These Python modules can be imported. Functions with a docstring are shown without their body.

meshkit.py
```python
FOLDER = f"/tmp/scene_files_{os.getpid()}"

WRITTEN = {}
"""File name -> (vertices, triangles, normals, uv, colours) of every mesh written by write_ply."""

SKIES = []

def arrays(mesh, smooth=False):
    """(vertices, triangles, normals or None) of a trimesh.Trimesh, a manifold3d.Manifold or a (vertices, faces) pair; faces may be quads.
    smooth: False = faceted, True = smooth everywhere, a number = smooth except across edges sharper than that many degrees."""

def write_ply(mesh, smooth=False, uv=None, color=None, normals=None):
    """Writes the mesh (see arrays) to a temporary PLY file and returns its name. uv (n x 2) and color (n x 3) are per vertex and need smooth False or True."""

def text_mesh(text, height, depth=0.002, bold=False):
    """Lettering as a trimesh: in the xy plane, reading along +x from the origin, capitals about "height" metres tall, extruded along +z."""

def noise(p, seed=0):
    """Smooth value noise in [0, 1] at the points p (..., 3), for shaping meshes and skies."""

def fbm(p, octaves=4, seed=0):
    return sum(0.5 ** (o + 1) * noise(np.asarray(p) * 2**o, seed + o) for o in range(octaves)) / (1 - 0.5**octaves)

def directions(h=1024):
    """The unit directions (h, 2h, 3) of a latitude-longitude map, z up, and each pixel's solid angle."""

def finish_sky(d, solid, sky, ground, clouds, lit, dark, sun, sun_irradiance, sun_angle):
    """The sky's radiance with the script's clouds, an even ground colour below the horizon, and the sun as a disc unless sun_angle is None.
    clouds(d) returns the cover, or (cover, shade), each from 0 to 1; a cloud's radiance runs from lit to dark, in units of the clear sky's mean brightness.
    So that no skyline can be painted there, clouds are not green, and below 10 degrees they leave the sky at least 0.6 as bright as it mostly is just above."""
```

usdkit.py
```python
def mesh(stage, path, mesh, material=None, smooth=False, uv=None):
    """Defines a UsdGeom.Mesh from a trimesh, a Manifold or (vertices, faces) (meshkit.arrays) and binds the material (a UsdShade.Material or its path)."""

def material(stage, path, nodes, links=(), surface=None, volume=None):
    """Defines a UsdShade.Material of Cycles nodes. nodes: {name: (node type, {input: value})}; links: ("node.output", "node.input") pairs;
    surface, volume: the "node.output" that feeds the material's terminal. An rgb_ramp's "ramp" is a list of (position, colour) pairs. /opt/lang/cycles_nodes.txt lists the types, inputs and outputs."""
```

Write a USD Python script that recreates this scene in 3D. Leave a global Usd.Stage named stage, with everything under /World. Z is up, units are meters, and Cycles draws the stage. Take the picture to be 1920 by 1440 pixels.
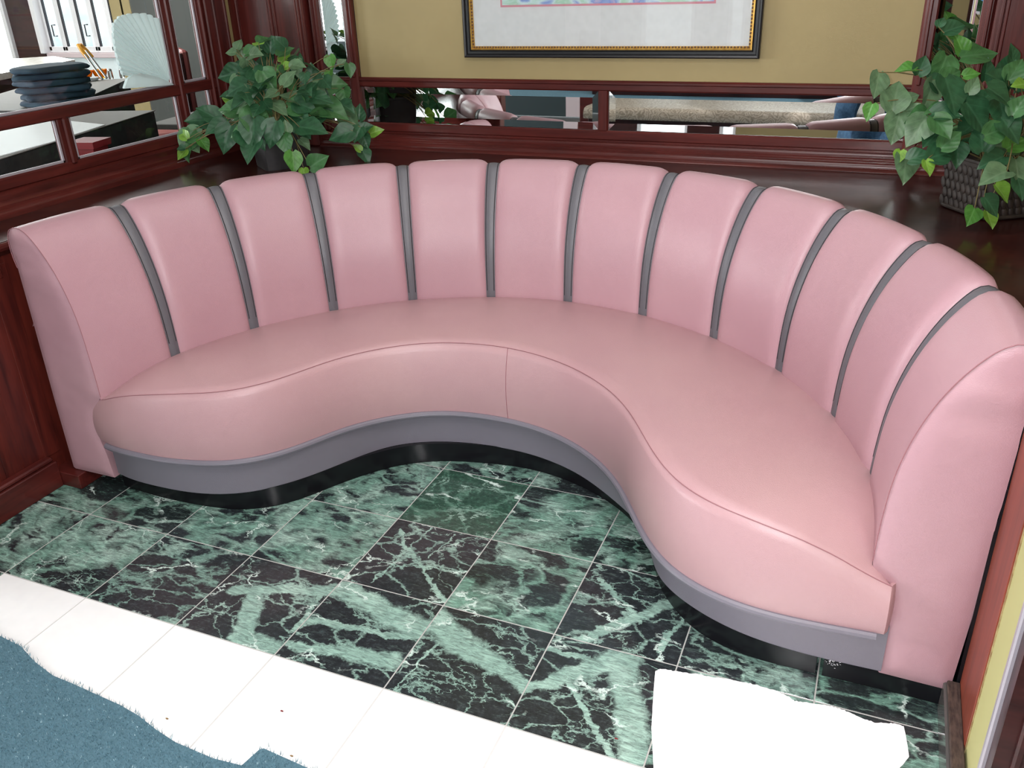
import math, random
import numpy as np
import trimesh
import manifold3d as m3
from shapely.geometry import Polygon, Point
from shapely import affinity
from scipy.interpolate import CubicSpline
import usdkit, meshkit
from pxr import Usd, UsdGeom, UsdLux, UsdShade, Gf, Sdf, Vt

EXPOSURE = 0.0
DOME = 0.8
FLASH = 14500.0
LIGHTS = (   # name, place, aimed at, width, height, radiance, colour: the daylit sky outside each group of windows, and the ceiling's light panel
    ('ceiling_panel_light', (0.75, -0.80, 2.655), (0.75, -0.799, 0.0), 1.5, 1.5, 5.4, (1.0, 0.975, 0.98)),
    ('alcove_panel_light', (0.20, 0.85, 2.655), (0.20, 0.851, 0.0), 0.6, 0.6, 5.0, (1.0, 0.975, 0.97)),
    ('dining_panel_light', (-4.6, 3.3, 2.655), (-4.6, 3.301, 0.0), 1.6, 1.6, 9.0, (1.0, 0.985, 0.98)),
    ('daylight_front_left', (-4.4, -4.5, 1.75), (-4.4, 0.0, 1.3), 2.4, 1.7, 10.0, (0.97, 0.99, 1.0)),
    ('daylight_west', (-9.3, -2.4, 1.5), (0.0, -0.2, 0.8), 3.0, 2.0, 38.0, (0.97, 0.99, 1.0)),
    ('daylight_front_middle', (0.4, -4.5, 1.75), (0.4, 0.0, 1.2), 1.4, 1.5, 5.0, (1.0, 0.99, 0.98)),
    ('daylight_front_right', (2.9, -4.5, 1.75), (2.9, 0.0, 1.2), 1.8, 1.5, 6.5, (1.0, 0.99, 0.98)),
    ('daylight_dining_room', (-8.0, 5.7, 1.5), (-6.5, 0.0, 1.0), 1.9, 1.9, 20.0, (0.95, 0.98, 1.0)),
)
stage = Usd.Stage.CreateInMemory()
UsdGeom.SetStageUpAxis(stage, UsdGeom.Tokens.z)
UsdGeom.SetStageMetersPerUnit(stage, 1.0)
UsdGeom.Xform.Define(stage, '/World')
rng = random.Random(7)
T = Sdf.ValueTypeNames

# ------------------------------------------------------------------ camera
cam = UsdGeom.Camera.Define(stage, '/World/Camera')
R = np.array([[0.92268179, 0.38408195, -0.03375445], [0.13918526, -0.41344537, -0.89982798], [-0.35956331, 0.82555677, -0.43493706]])
EYE = (1.19777339, -1.55169847, 1.48719119)
cam.AddTransformOp().Set(Gf.Matrix4d(*R[0], 0, *(-R[1]), 0, *(-R[2]), 0, *EYE, 1))
cam.CreateHorizontalApertureAttr(36.0); cam.CreateVerticalApertureAttr(27.0)
cam.CreateFocalLengthAttr(36.0 * 1631.694 / 1920)
cam.CreateClippingRangeAttr(Gf.Vec2f(0.05, 1000))
cam.GetPrim().CreateAttribute('exposure', T.Float).Set(EXPOSURE)

# ------------------------------------------------------------------ sky and daylight at the windows
dome = UsdLux.DomeLight.Define(stage, '/World/Sky')
dome.CreateIntensityAttr(DOME); dome.CreateColorAttr(Gf.Vec3f(0.90, 0.97, 1.0))

def window_light(name, center, target, w, h, power, color=(1.0, 0.985, 0.97)):
    l = UsdLux.RectLight.Define(stage, '/World/' + name)
    l.CreateWidthAttr(w); l.CreateHeightAttr(h); l.CreateIntensityAttr(power); l.CreateColorAttr(Gf.Vec3f(*color)); l.CreateNormalizeAttr(False)
    c, t = np.array(center, float), np.array(target, float)
    z = c - t; z /= np.linalg.norm(z); x = np.cross([0, 0, 1.0], z); x /= np.linalg.norm(x); y = np.cross(z, x)
    l.AddTransformOp().Set(Gf.Matrix4d(*x, 0, *y, 0, *z, 0, *c, 1))
for n, c, t, w, h, p, col in LIGHTS:
    window_light(n, c, t, w, h, p, col)

# the flash of the small camera that the person in jeans holds (its highlights show on the black toe board)
fl_ = UsdLux.SphereLight.Define(stage, '/World/camera_flash')
fl_.CreateRadiusAttr(0.012); fl_.CreateIntensityAttr(FLASH); fl_.CreateColorAttr(Gf.Vec3f(1.0, 0.985, 1.0)); fl_.CreateNormalizeAttr(False)
fl_.AddTranslateOp().Set(Gf.Vec3d(1.165, -1.556, 1.497))

# ------------------------------------------------------------------ materials
LK = '/World/Looks'
UsdGeom.Scope.Define(stage, LK)
def mat(name, nodes, links=(), surface='p.BSDF'):
    return usdkit.material(stage, LK + '/' + name, nodes, links, surface=surface)
def plain(name, col, rough=0.5, **k):
    return mat(name, {'p': ('principled_bsdf', {'base_color': col, 'roughness': rough, **k})})
def noisy(name, c1, c2, scale, rough=0.5, bump=0.0, bscale=None, stretch=(1, 1, 1), detail=4, **k):
    nodes = {'g': ('geometry', {}), 'm': ('mapping', {'scale': stretch}), 'n': ('noise_texture', {'scale': scale, 'detail': detail}),
             'r': ('rgb_ramp', {'ramp': [(0.3, c1), (0.7, c2)]}), 'p': ('principled_bsdf', {'roughness': rough, **k})}
    links = [('g.position', 'm.vector'), ('m.vector', 'n.vector'), ('n.fac', 'r.fac'), ('r.color', 'p.base_color')]
    if bump:
        nodes['n2'] = ('noise_texture', {'scale': bscale or scale, 'detail': 5}); nodes['b'] = ('bump', {'strength': bump, 'distance': 0.002})
        links += [('m.vector', 'n2.vector'), ('n2.fac', 'b.height'), ('b.normal', 'p.normal')]
    return mat(name, nodes, links)
PINK = (0.495, 0.288, 0.328)
def vinyl(name, c1, c2, rough):
    return mat(name, {'g': ('geometry', {}), 'n': ('noise_texture', {'scale': 3.0, 'detail': 3}), 'r': ('rgb_ramp', {'ramp': [(0.3, c1), (0.7, c2)]}),
        'v': ('voronoi_texture', {'scale': 420, 'feature': 'f1'}), 'nb': ('noise_texture', {'scale': 9, 'detail': 2}), 'a': ('math', {'math_type': 'multiply_add', 'value2': 3.0}),
        'b': ('bump', {'strength': 0.10, 'distance': 0.002}), 'p': ('principled_bsdf', {'roughness': rough, 'specular_ior_level': 0.62})},
        [('g.position', 'n.vector'), ('g.position', 'v.vector'), ('g.position', 'nb.vector'), ('n.fac', 'r.fac'), ('r.color', 'p.base_color'), ('nb.fac', 'a.value1'), ('v.distance', 'a.value3'),
         ('a.value', 'b.height'), ('b.normal', 'p.normal')])
M = {}
M['pink'] = vinyl('pink_vinyl', (PINK[0]*.97, PINK[1]*.95, PINK[2]*.96), (PINK[0]*1.03, PINK[1]*1.05, PINK[2]*1.03), 0.40)
M['pink_seat'] = vinyl('pink_seat_vinyl', (PINK[0]*.98, PINK[1]*.98, PINK[2]*.93), (PINK[0]*1.06, PINK[1]*1.12, PINK[2]*1.02), 0.40)
M['seam'] = plain('seam_thread', (0.34, 0.15, 0.17), 0.6)
M['grey'] = vinyl('grey_vinyl', (0.178, 0.162, 0.198), (0.192, 0.176, 0.212), 0.42)
M['strip'] = vinyl('grey_strip_vinyl', (0.115, 0.112, 0.128), (0.13, 0.127, 0.143), 0.42)
M['dark_seam'] = plain('dark_seam_thread', (0.035, 0.03, 0.035), 0.7)
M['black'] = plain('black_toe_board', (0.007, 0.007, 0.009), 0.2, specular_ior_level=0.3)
def wood(name, dark, light, stretch, rough=0.3, coat=0.12):
    return mat(name, {'g': ('geometry', {}), 'm': ('mapping', {'scale': stretch}), 'n': ('noise_texture', {'scale': 9, 'detail': 6, 'distortion': 0.6}),
        'n2': ('noise_texture', {'scale': 60, 'detail': 4}), 'mx': ('math', {'math_type': 'multiply_add', 'value2': 0.25}), 'r': ('rgb_ramp', {'ramp': [(0.4, dark), (0.85, light)]}),
        'b': ('bump', {'strength': 0.06, 'distance': 0.002}), 'p': ('principled_bsdf', {'roughness': rough, 'specular_ior_level': 0.35, 'coat_weight': coat, 'coat_roughness': 0.12})},
        [('g.position', 'm.vector'), ('m.vector', 'n.vector'), ('m.vector', 'n2.vector'), ('n2.fac', 'mx.value1'), ('n.fac', 'mx.value3'), ('mx.value', 'r.fac'), ('r.color', 'p.base_color'),
         ('n2.fac', 'b.height'), ('b.normal', 'p.normal')])
WD, WL = (0.045, 0.008, 0.007), (0.115, 0.019, 0.015)
M['wood_x'] = wood('mahogany_grain_across', WD, WL, (0.25, 3, 3))
M['wood_y'] = wood('mahogany_grain_deep', WD, WL, (3, 0.25, 3))
M['wood_z'] = wood('mahogany_grain_upright', WD, WL, (3, 3, 0.25))
M['wood_wain'] = wood('red_mahogany_wainscot', (0.045, 0.007, 0.006), (0.135, 0.020, 0.013), (3, 3, 0.3), 0.38, 0.2)
M['wood_dark'] = wood('dark_mahogany', (0.020, 0.006, 0.006), (0.05, 0.012, 0.011), (0.4, 0.4, 3), 0.33)
M['wood_ledge'] = wood('ledge_mahogany', (0.018, 0.005, 0.005), (0.060, 0.013, 0.010), (0.6, 0.6, 3), 0.24, 0.25)
M['wood_panel'] = wood('reddish_brown_panel', (0.15, 0.032, 0.018), (0.27, 0.056, 0.030), (3, 3, 0.3), 0.42)
M['scuffed'] = noisy('scuffed_brown_wood', (0.025, 0.014, 0.011), (0.085, 0.055, 0.042), 45, 0.7, stretch=(4, 1, 4))
M['base_gloss'] = plain('glossy_grey_base', (0.07, 0.065, 0.06), 0.12)
M['chip'] = noisy('chipped_edge_wood', (0.22, 0.12, 0.05), (0.42, 0.33, 0.15), 60, 0.8)
M['yellow'] = mat('khaki_wall_covering', {'g': ('geometry', {}), 'm': ('mapping', {'scale': (1, 1, 1)}), 'w': ('noise_texture', {'scale': 420, 'detail': 2}), 'n': ('noise_texture', {'scale': 4, 'detail': 3}),
        'r': ('rgb_ramp', {'ramp': [(0.3, (0.305, 0.235, 0.105)), (0.7, (0.335, 0.26, 0.118))]}), 'b': ('bump', {'strength': 0.25, 'distance': 0.001}), 'p': ('principled_bsdf', {'roughness': 0.62})},
        [('g.position', 'm.vector'), ('m.vector', 'w.vector'), ('m.vector', 'n.vector'), ('n.fac', 'r.fac'), ('r.color', 'p.base_color'), ('w.fac', 'b.height'), ('b.normal', 'p.normal')])
M['yellow_paint'] = plain('pale_yellow_paint', (0.47, 0.45, 0.20), 0.6, specular_ior_level=0.3)
M['metal'] = plain('brushed_metal_trim', (0.40, 0.37, 0.41), 0.4, metallic=0.2)
M['mirror'] = plain('mirror_glass', (0.86, 0.88, 0.88), 0.012, metallic=1.0)
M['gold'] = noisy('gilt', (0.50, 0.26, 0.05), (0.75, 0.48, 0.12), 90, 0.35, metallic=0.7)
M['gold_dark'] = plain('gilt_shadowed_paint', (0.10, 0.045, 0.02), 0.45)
M['frame_black'] = plain('frame_black_lacquer', (0.012, 0.012, 0.014), 0.32)
M['mat_board'] = noisy('mat_board', (0.63, 0.64, 0.635), (0.67, 0.68, 0.675), 40, 0.8)
M['pink_line'] = plain('pink_mat_core', (0.62, 0.28, 0.33), 0.8)
M['art'] = mat('watercolour_wash', {'g': ('geometry', {}), 'n': ('noise_texture', {'scale': 7, 'detail': 5, 'distortion': 1.2}),
        'r': ('rgb_ramp', {'ramp': [(0.25, (0.72, 0.75, 0.70)), (0.42, (0.42, 0.62, 0.50)), (0.52, (0.60, 0.72, 0.72)), (0.62, (0.25, 0.34, 0.62)), (0.72, (0.70, 0.55, 0.60)), (0.85, (0.75, 0.76, 0.74))]}), 'p': ('principled_bsdf', {'roughness': 0.8})},
        [('g.position', 'n.vector'), ('n.fac', 'r.fac'), ('r.color', 'p.base_color')])
def pane(name, tint=(1, 1, 1), ior=1.45):
    return mat(name, {'t': ('transparent_bsdf', {'color': tint}), 'g': ('glossy_bsdf', {'roughness': 0.0, 'color': (1, 1, 1)}), 'f': ('fresnel', {'IOR': ior}), 'x': ('mix_closure', {})},
               [('f.fac', 'x.fac'), ('t.BSDF', 'x.closure1'), ('g.BSDF', 'x.closure2')], surface='x.closure')
M['glass'] = pane('window_glass', (0.95, 0.98, 0.97))
M['pic_glass'] = pane('picture_glass', (0.98, 0.98, 0.98))
M['frost'] = mat('frosted_white_glass', {'d': ('diffuse_bsdf', {'color': (0.72, 0.80, 0.80)}), 't': ('translucent_bsdf', {'color': (0.75, 0.84, 0.84)}), 'x': ('mix_closure', {'fac': 0.45})},
               [('d.BSDF', 'x.closure1'), ('t.BSDF', 'x.closure2')], surface='x.closure')

def marble(name, base, mint, band, cell, vein, fibre, rot, segs=()):
    """Polished dark green serpentine: fibrous mint bands that flow across the slab, a net of warped mint veins, broken white cracks; the pattern is shifted for every tile."""
    nodes = {
        'g': ('geometry', {}), 'oi': ('object_info', {}), 'sc': ('vector_math', {'math_type': 'scale', 'vector1': (37.0, 53.0, 17.0)}), 'ad': ('vector_math', {'math_type': 'add'}),
        'mp': ('mapping', {'rotation': (0, 0, rot), 'scale': (1, 1.6, 1)}),
        'wn': ('noise_texture', {'scale': 7.0, 'detail': 8, 'roughness': 0.66}), 'ws': ('vector_math', {'math_type': 'scale', 'scale': 0.17}), 'wa': ('vector_math', {'math_type': 'add'}),
        # flowing bands
        'bn': ('noise_texture', {'scale': 3.2, 'detail': 4, 'roughness': 0.55, 'distortion': 0.8}), 'b1': ('math', {'math_type': 'subtract', 'value2': 0.5}), 'b2': ('math', {'math_type': 'absolute'}),
        'bm': ('map_range', {'from_min': 0.0, 'from_max': band, 'to_min': 1.0, 'to_max': 0.0, 'clamp': True}),
        # net of veins
        'v': ('voronoi_texture', {'feature': 'distance_to_edge', 'scale': cell}), 'pn': ('noise_texture', {'scale': 4.5, 'detail': 3}),
        'pw': ('map_range', {'from_min': 0.35, 'from_max': 0.70, 'to_min': 0.02, 'to_max': vein, 'clamp': True}), 'vd': ('math', {'math_type': 'divide'}), 'vm': ('map_range', {'from_min': 0.15, 'from_max': 1.0, 'to_min': 0.85, 'to_max': 0.0, 'clamp': True}),
        'mx': ('math', {'math_type': 'maximum'}),
        # fibres break the mint up
        'fmp': ('mapping', {'rotation': (0, 0, rot + 0.35), 'scale': (1.0, 4.5, 1)}), 'fn': ('noise_texture', {'scale': 26, 'detail': 10, 'roughness': 0.78, 'distortion': 1.0}),
        'fm': ('map_range', {'from_min': 0.36, 'from_max': 0.60, 'to_min': 0.0, 'to_max': 1.0, 'clamp': True}), 'f2': ('math', {'math_type': 'multiply_add', 'value2': 0.75, 'value3': 0.25}), 'mul': ('math', {'math_type': 'multiply'}),
        'sm': ('map_range', {'from_min': 0.54, 'from_max': 0.74, 'to_min': 0.0, 'to_max': fibre, 'clamp': True}), 'ad2': ('math', {'math_type': 'add', 'use_clamp': True}),
        'hl': ('noise_texture', {'scale': 11, 'detail': 5}), 'hr': ('map_range', {'from_min': 0.45, 'from_max': 0.7}), 'mc': ('mix', {'color1': mint, 'color2': (0.50, 0.72, 0.62)}),
        'dk': ('noise_texture', {'scale': 55, 'detail': 8, 'roughness': 0.7}), 'dr': ('rgb_ramp', {'ramp': [(0.32, (base[0]*.6, base[1]*.6, base[2]*.6)), (0.55, base), (0.72, (base[0]*2.2, base[1]*2.6, base[2]*2.4)), (0.85, (0.05, 0.09, 0.075))]}),
        'c1': ('mix', {}),
        'v2': ('voronoi_texture', {'feature': 'distance_to_edge', 'scale': cell * 0.8}), 'wa2': ('vector_math', {'math_type': 'add', 'vector2': (3.1, 7.7, 1.3)}), 'm2': ('map_range', {'from_min': 0.004, 'from_max': 0.022, 'to_min': 1.0, 'to_max': 0.0, 'clamp': True}),
        'pm': ('noise_texture', {'scale': 9, 'detail': 2}), 'm3': ('map_range', {'from_min': 0.52, 'from_max': 0.60, 'to_min': 0.0, 'to_max': 1.0, 'clamp': True}), 'm4': ('math', {'math_type': 'multiply'}),
        'c2': ('mix', {'color2': (0.66, 0.80, 0.74)}), 'p': ('principled_bsdf', {'roughness': 0.16, 'specular_ior_level': 0.45})}
    links = [('oi.random', 'sc.scale'), ('g.position', 'ad.vector1'), ('sc.vector', 'ad.vector2'), ('ad.vector', 'mp.vector'), ('mp.vector', 'wn.vector'), ('wn.color', 'ws.vector1'), ('mp.vector', 'wa.vector1'), ('ws.vector', 'wa.vector2'),
             ('wa.vector', 'bn.vector'), ('bn.fac', 'b1.value1'), ('b1.value', 'b2.value1'), ('b2.value', 'bm.value'), ('wa.vector', 'v.vector'), ('ad.vector', 'pn.vector'), ('pn.fac', 'pw.value'), ('v.distance', 'vd.value1'), ('pw.result', 'vd.value2'), ('vd.value', 'vm.value'),
             ('bm.result', 'mx.value1'), ('vm.result', 'mx.value2'), ('ad.vector', 'fmp.vector'), ('fmp.vector', 'fn.vector'), ('fn.fac', 'fm.value'), ('fm.result', 'f2.value1'), ('mx.value', 'mul.value1'), ('f2.value', 'mul.value2'), ('fn.fac', 'sm.value'), ('mul.value', 'ad2.value1'), ('sm.result', 'ad2.value2'),
             ('ad.vector', 'hl.vector'), ('hl.fac', 'hr.value'), ('hr.result', 'mc.fac'), ('ad.vector', 'dk.vector'), ('dk.fac', 'dr.fac'), ('ad2.value', 'c1.fac'), ('dr.color', 'c1.color1'), ('mc.color', 'c1.color2'),
             ('wa.vector', 'wa2.vector1'), ('wa2.vector', 'v2.vector'), ('v2.distance', 'm2.value'), ('ad.vector', 'pm.vector'), ('pm.fac', 'm3.value'), ('m2.result', 'm4.value1'), ('m3.result', 'm4.value2'), ('m4.value', 'c2.fac'), ('c1.color', 'c2.color1'), ('c2.color', 'p.base_color')]
    if segs:                                            # this slab's own broad streaks: tapered bands between two points, with torn edges
        nodes['jn'] = ('noise_texture', {'scale': 15, 'detail': 10, 'roughness': 0.72}); nodes['jc'] = ('vector_math', {'math_type': 'subtract', 'vector2': (0.5, 0.5, 0.5)})
        nodes['js'] = ('vector_math', {'math_type': 'scale', 'scale': 0.085}); nodes['ja'] = ('vector_math', {'math_type': 'add'}); nodes['fl'] = ('vector_math', {'math_type': 'multiply', 'vector2': (1, 1, 0)})
        links += [('g.position', 'jn.vector'), ('jn.color', 'jc.vector1'), ('jc.vector', 'js.vector1'), ('g.position', 'ja.vector1'), ('js.vector', 'ja.vector2'), ('ja.vector', 'fl.vector1')]
        last = 'ad2.value'
        for i, (a, b, w0, w1) in enumerate(segs):
            ab = np.array([b[0] - a[0], b[1] - a[1], 0.0]); L2 = float(ab @ ab); k = f's{i}'
            nodes[k + 'p'] = ('vector_math', {'math_type': 'subtract', 'vector2': (a[0], a[1], 0)}); nodes[k + 'd'] = ('vector_math', {'math_type': 'dot_product', 'vector2': tuple(ab / L2)})
            nodes[k + 't'] = ('clamp', {}); nodes[k + 'c'] = ('vector_math', {'math_type': 'scale', 'vector1': tuple(ab)}); nodes[k + 'e'] = ('vector_math', {'math_type': 'distance'})
            nodes[k + 'w'] = ('map_range', {'to_min': w0, 'to_max': w1}); nodes[k + 'r'] = ('math', {'math_type': 'divide'}); nodes[k + 'm'] = ('map_range', {'from_min': 0.70, 'from_max': 1.10, 'to_min': 1.0, 'to_max': 0.0, 'clamp': True})
            nodes[k + 'f'] = ('math', {'math_type': 'multiply'}); nodes[k + 'x'] = ('math', {'math_type': 'maximum', 'use_clamp': True})
            links += [('fl.vector', k + 'p.vector1'), (k + 'p.vector', k + 'd.vector1'), (k + 'd.value', k + 't.value'), (k + 't.result', k + 'c.scale'), (k + 'p.vector', k + 'e.vector1'), (k + 'c.vector', k + 'e.vector2'), (k + 't.result', k + 'w.value'),
                      (k + 'e.value', k + 'r.value1'), (k + 'w.result', k + 'r.value2'), (k + 'r.value', k + 'm.value'), (k + 'm.result', k + 'f.value1'), ('f2.value', k + 'f.value2'), (last, k + 'x.value1'), (k + 'f.value', k + 'x.value2')]
            last = k + 'x.value'
        links = [l for l in links if l[1] != 'c1.fac'] + [(last, 'c1.fac')]
    return mat(name, nodes, links)
MINT = (0.25, 0.46, 0.37)
MARBLES = [marble('marble_brecciated', (0.022, 0.028, 0.032), MINT, 0.070, 10.0, 0.42, 0.35, 0.4), marble('marble_veined', (0.025, 0.029, 0.034), MINT, 0.062, 6.0, 0.22, 0.25, 1.1),
           marble('marble_dark', (0.026, 0.031, 0.035), (0.25, 0.43, 0.36), 0.036, 5.0, 0.10, 0.30, 2.0), marble('marble_streaky', (0.022, 0.030, 0.031), (0.22, 0.42, 0.33), 0.080, 5.0, 0.14, 0.75, 2.6)]
M['marble_plain'] = marble('marble_plain_green', (0.035, 0.085, 0.060), (0.13, 0.27, 0.20), 0.02, 3.0, 0.06, 0.6, 0.9)
DKB, PMT = (0.026, 0.031, 0.035), (0.34, 0.54, 0.46)
STREAKED = {(1, -1): [((.28, -.055), (.615, -.192), .052, .020), ((.36, -.10), (.33, -.30), .006, .003)],
            (2, -1): [((.595, -.212), (.80, -.010), .014, .036), ((.79, -.03), (.905, -.31), .040, .036), ((.70, -.14), (.86, -.32), .009, .007), ((.61, -.05), (.74, -.05), .012, .008)],
            (2, 0): [((.66, -.015), (.87, .238), .013, .019), ((.655, .24), (.80, .12), .008, .006), ((.86, .03), (.90, .20), .008, .006)],
            (-1, -1): [((-.25, -.135), (.0, -.045), .020, .022), ((-.19, -.12), (-.105, -.30), .024, .030), ((-.12, -.285), (.0, -.30), .028, .040), ((-.03, -.06), (.0, -.21), .008, .010)],
            (0, -1): [((.02, -.035), (.30, -.10), .034, .040), ((.0, -.17), (.30, -.13), .012, .014), ((.0, -.26), (.28, -.22), .010, .030)],
            (0, 0): [((.03, .25), (.30, .01), .006, .007), ((.05, .10), (.30, .14), .003, .003), ((.12, .29), (.08, .02), .003, .004), ((.20, .29), (.17, .16), .003, .003)]}
for k_, sg_ in STREAKED.items():
    STREAKED[k_] = marble('marble_slab_' + '_'.join(str(v + 5) for v in k_), DKB, PMT, 0.010, 6.0, 0.06, 0.22, 1.0 + 0.7 * k_[0], sg_)
M['grout'] = plain('pale_grout', (0.46, 0.46, 0.44), 0.9)
M['white_tile'] = noisy('white_stone_tile', (0.90, 0.90, 0.90), (0.93, 0.93, 0.925), 30, 0.4)
M['white_grout'] = plain('white_grout', (0.64, 0.63, 0.62), 0.9)
M['paper'] = plain('white_sheet', (0.93, 0.93, 0.93), 0.7)
M['carpet'] = mat('teal_carpet_pile', {'g': ('geometry', {}), 'wn': ('white_noise_texture', {'dimensions': '3D'}), 'q': ('vector_math', {'math_type': 'snap', 'vector2': (0.005, 0.005, 0.03)}),
        'n': ('noise_texture', {'scale': 12, 'detail': 3}), 'r': ('rgb_ramp', {'ramp': [(0.0, (0.060, 0.135, 0.175)), (0.55, (0.105, 0.225, 0.285)), (0.93, (0.165, 0.33, 0.40)), (0.955, (0.42, 0.60, 0.66)), (1.0, (0.60, 0.78, 0.84))]}),
        'p': ('principled_bsdf', {'roughness': 0.9})},
        [('g.position', 'q.vector1'), ('q.vector', 'wn.vector'), ('wn.value', 'r.fac'), ('r.color', 'p.base_color')])
M['carpet_backing'] = noisy('teal_carpet_ground', (0.062, 0.135, 0.175), (0.10, 0.20, 0.255), 260, 0.95)
M['ceiling'] = plain('ceiling_paint', (0.72, 0.70, 0.66), 0.9)
M['room_wall'] = plain('warm_grey_wall', (0.36, 0.33, 0.28), 0.8)
M['dark_wall'] = plain('dark_grey_wall', (0.055, 0.06, 0.055), 0.6)
M['white_paint'] = plain('white_painted_frame', (0.78, 0.76, 0.78), 0.45)
M['pink_wall'] = plain('pinkish_white_panel', (0.62, 0.50, 0.52), 0.5)
M['teal_black'] = plain('dark_teal_panel', (0.016, 0.032, 0.036), 0.7)
M['dado'] = plain('pale_blue_white_dado', (0.70, 0.78, 0.80), 0.5)
M['snow'] = noisy('snow', (0.80, 0.84, 0.86), (0.90, 0.92, 0.93), 0.6, 0.9)
M['bush'] = noisy('winter_shrub', (0.50, 0.56, 0.58), (0.66, 0.71, 0.72), 3, 0.9)
M['rubber'] = plain('black_gasket', (0.02, 0.02, 0.03), 0.6)
M['black_cloth'] = noisy('black_table_cloth', (0.012, 0.014, 0.015), (0.022, 0.025, 0.026), 40, 0.75)
M['grey_top'] = noisy('grey_linen_top', (0.20, 0.19, 0.18), (0.25, 0.24, 0.225), 200, 0.7, stretch=(1, 6, 1))
M['white_cloth'] = plain('white_cloth', (0.82, 0.85, 0.86), 0.6)
M['stone_top'] = noisy('speckled_stone_top', (0.45, 0.42, 0.36), (0.68, 0.66, 0.62), 30, 0.25)
M['navy'] = noisy('navy_napkin_cloth', (0.012, 0.035, 0.065), (0.022, 0.055, 0.085), 14, 0.85, bump=0.4, bscale=300)
M['amber'] = plain('amber_glass', (1.0, 0.42, 0.02), 0.08, transmission_weight=0.7, ior=1.3)
M['amber_plastic'] = plain('amber_plastic_grip', (0.72, 0.33, 0.03), 0.25)
M['steel'] = plain('stainless_steel', (0.55, 0.55, 0.54), 0.22, metallic=1.0)
M['clear'] = plain('clear_glassware', (0.9, 0.95, 0.95), 0.03, transmission_weight=0.95, ior=1.3)
M['red'] = noisy('red_glossy_paint', (0.17, 0.006, 0.010), (0.22, 0.009, 0.013), 8, 0.55)
M['brick_red'] = plain('red_brown_leather', (0.26, 0.06, 0.055), 0.4)
M['denim'] = noisy('blue_denim', (0.018, 0.055, 0.115), (0.05, 0.12, 0.21), 60, 0.85, bump=0.3, bscale=900)
M['shirt'] = noisy('blue_shirt', (0.06, 0.17, 0.40), (0.09, 0.22, 0.46), 20, 0.8)
M['skin'] = plain('skin', (0.52, 0.30, 0.22), 0.5, subsurface_weight=0.1)
M['hair'] = noisy('brown_hair', (0.04, 0.022, 0.014), (0.09, 0.05, 0.03), 60, 0.6)
M['shoe'] = plain('dark_shoe', (0.03, 0.028, 0.028), 0.5)
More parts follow.
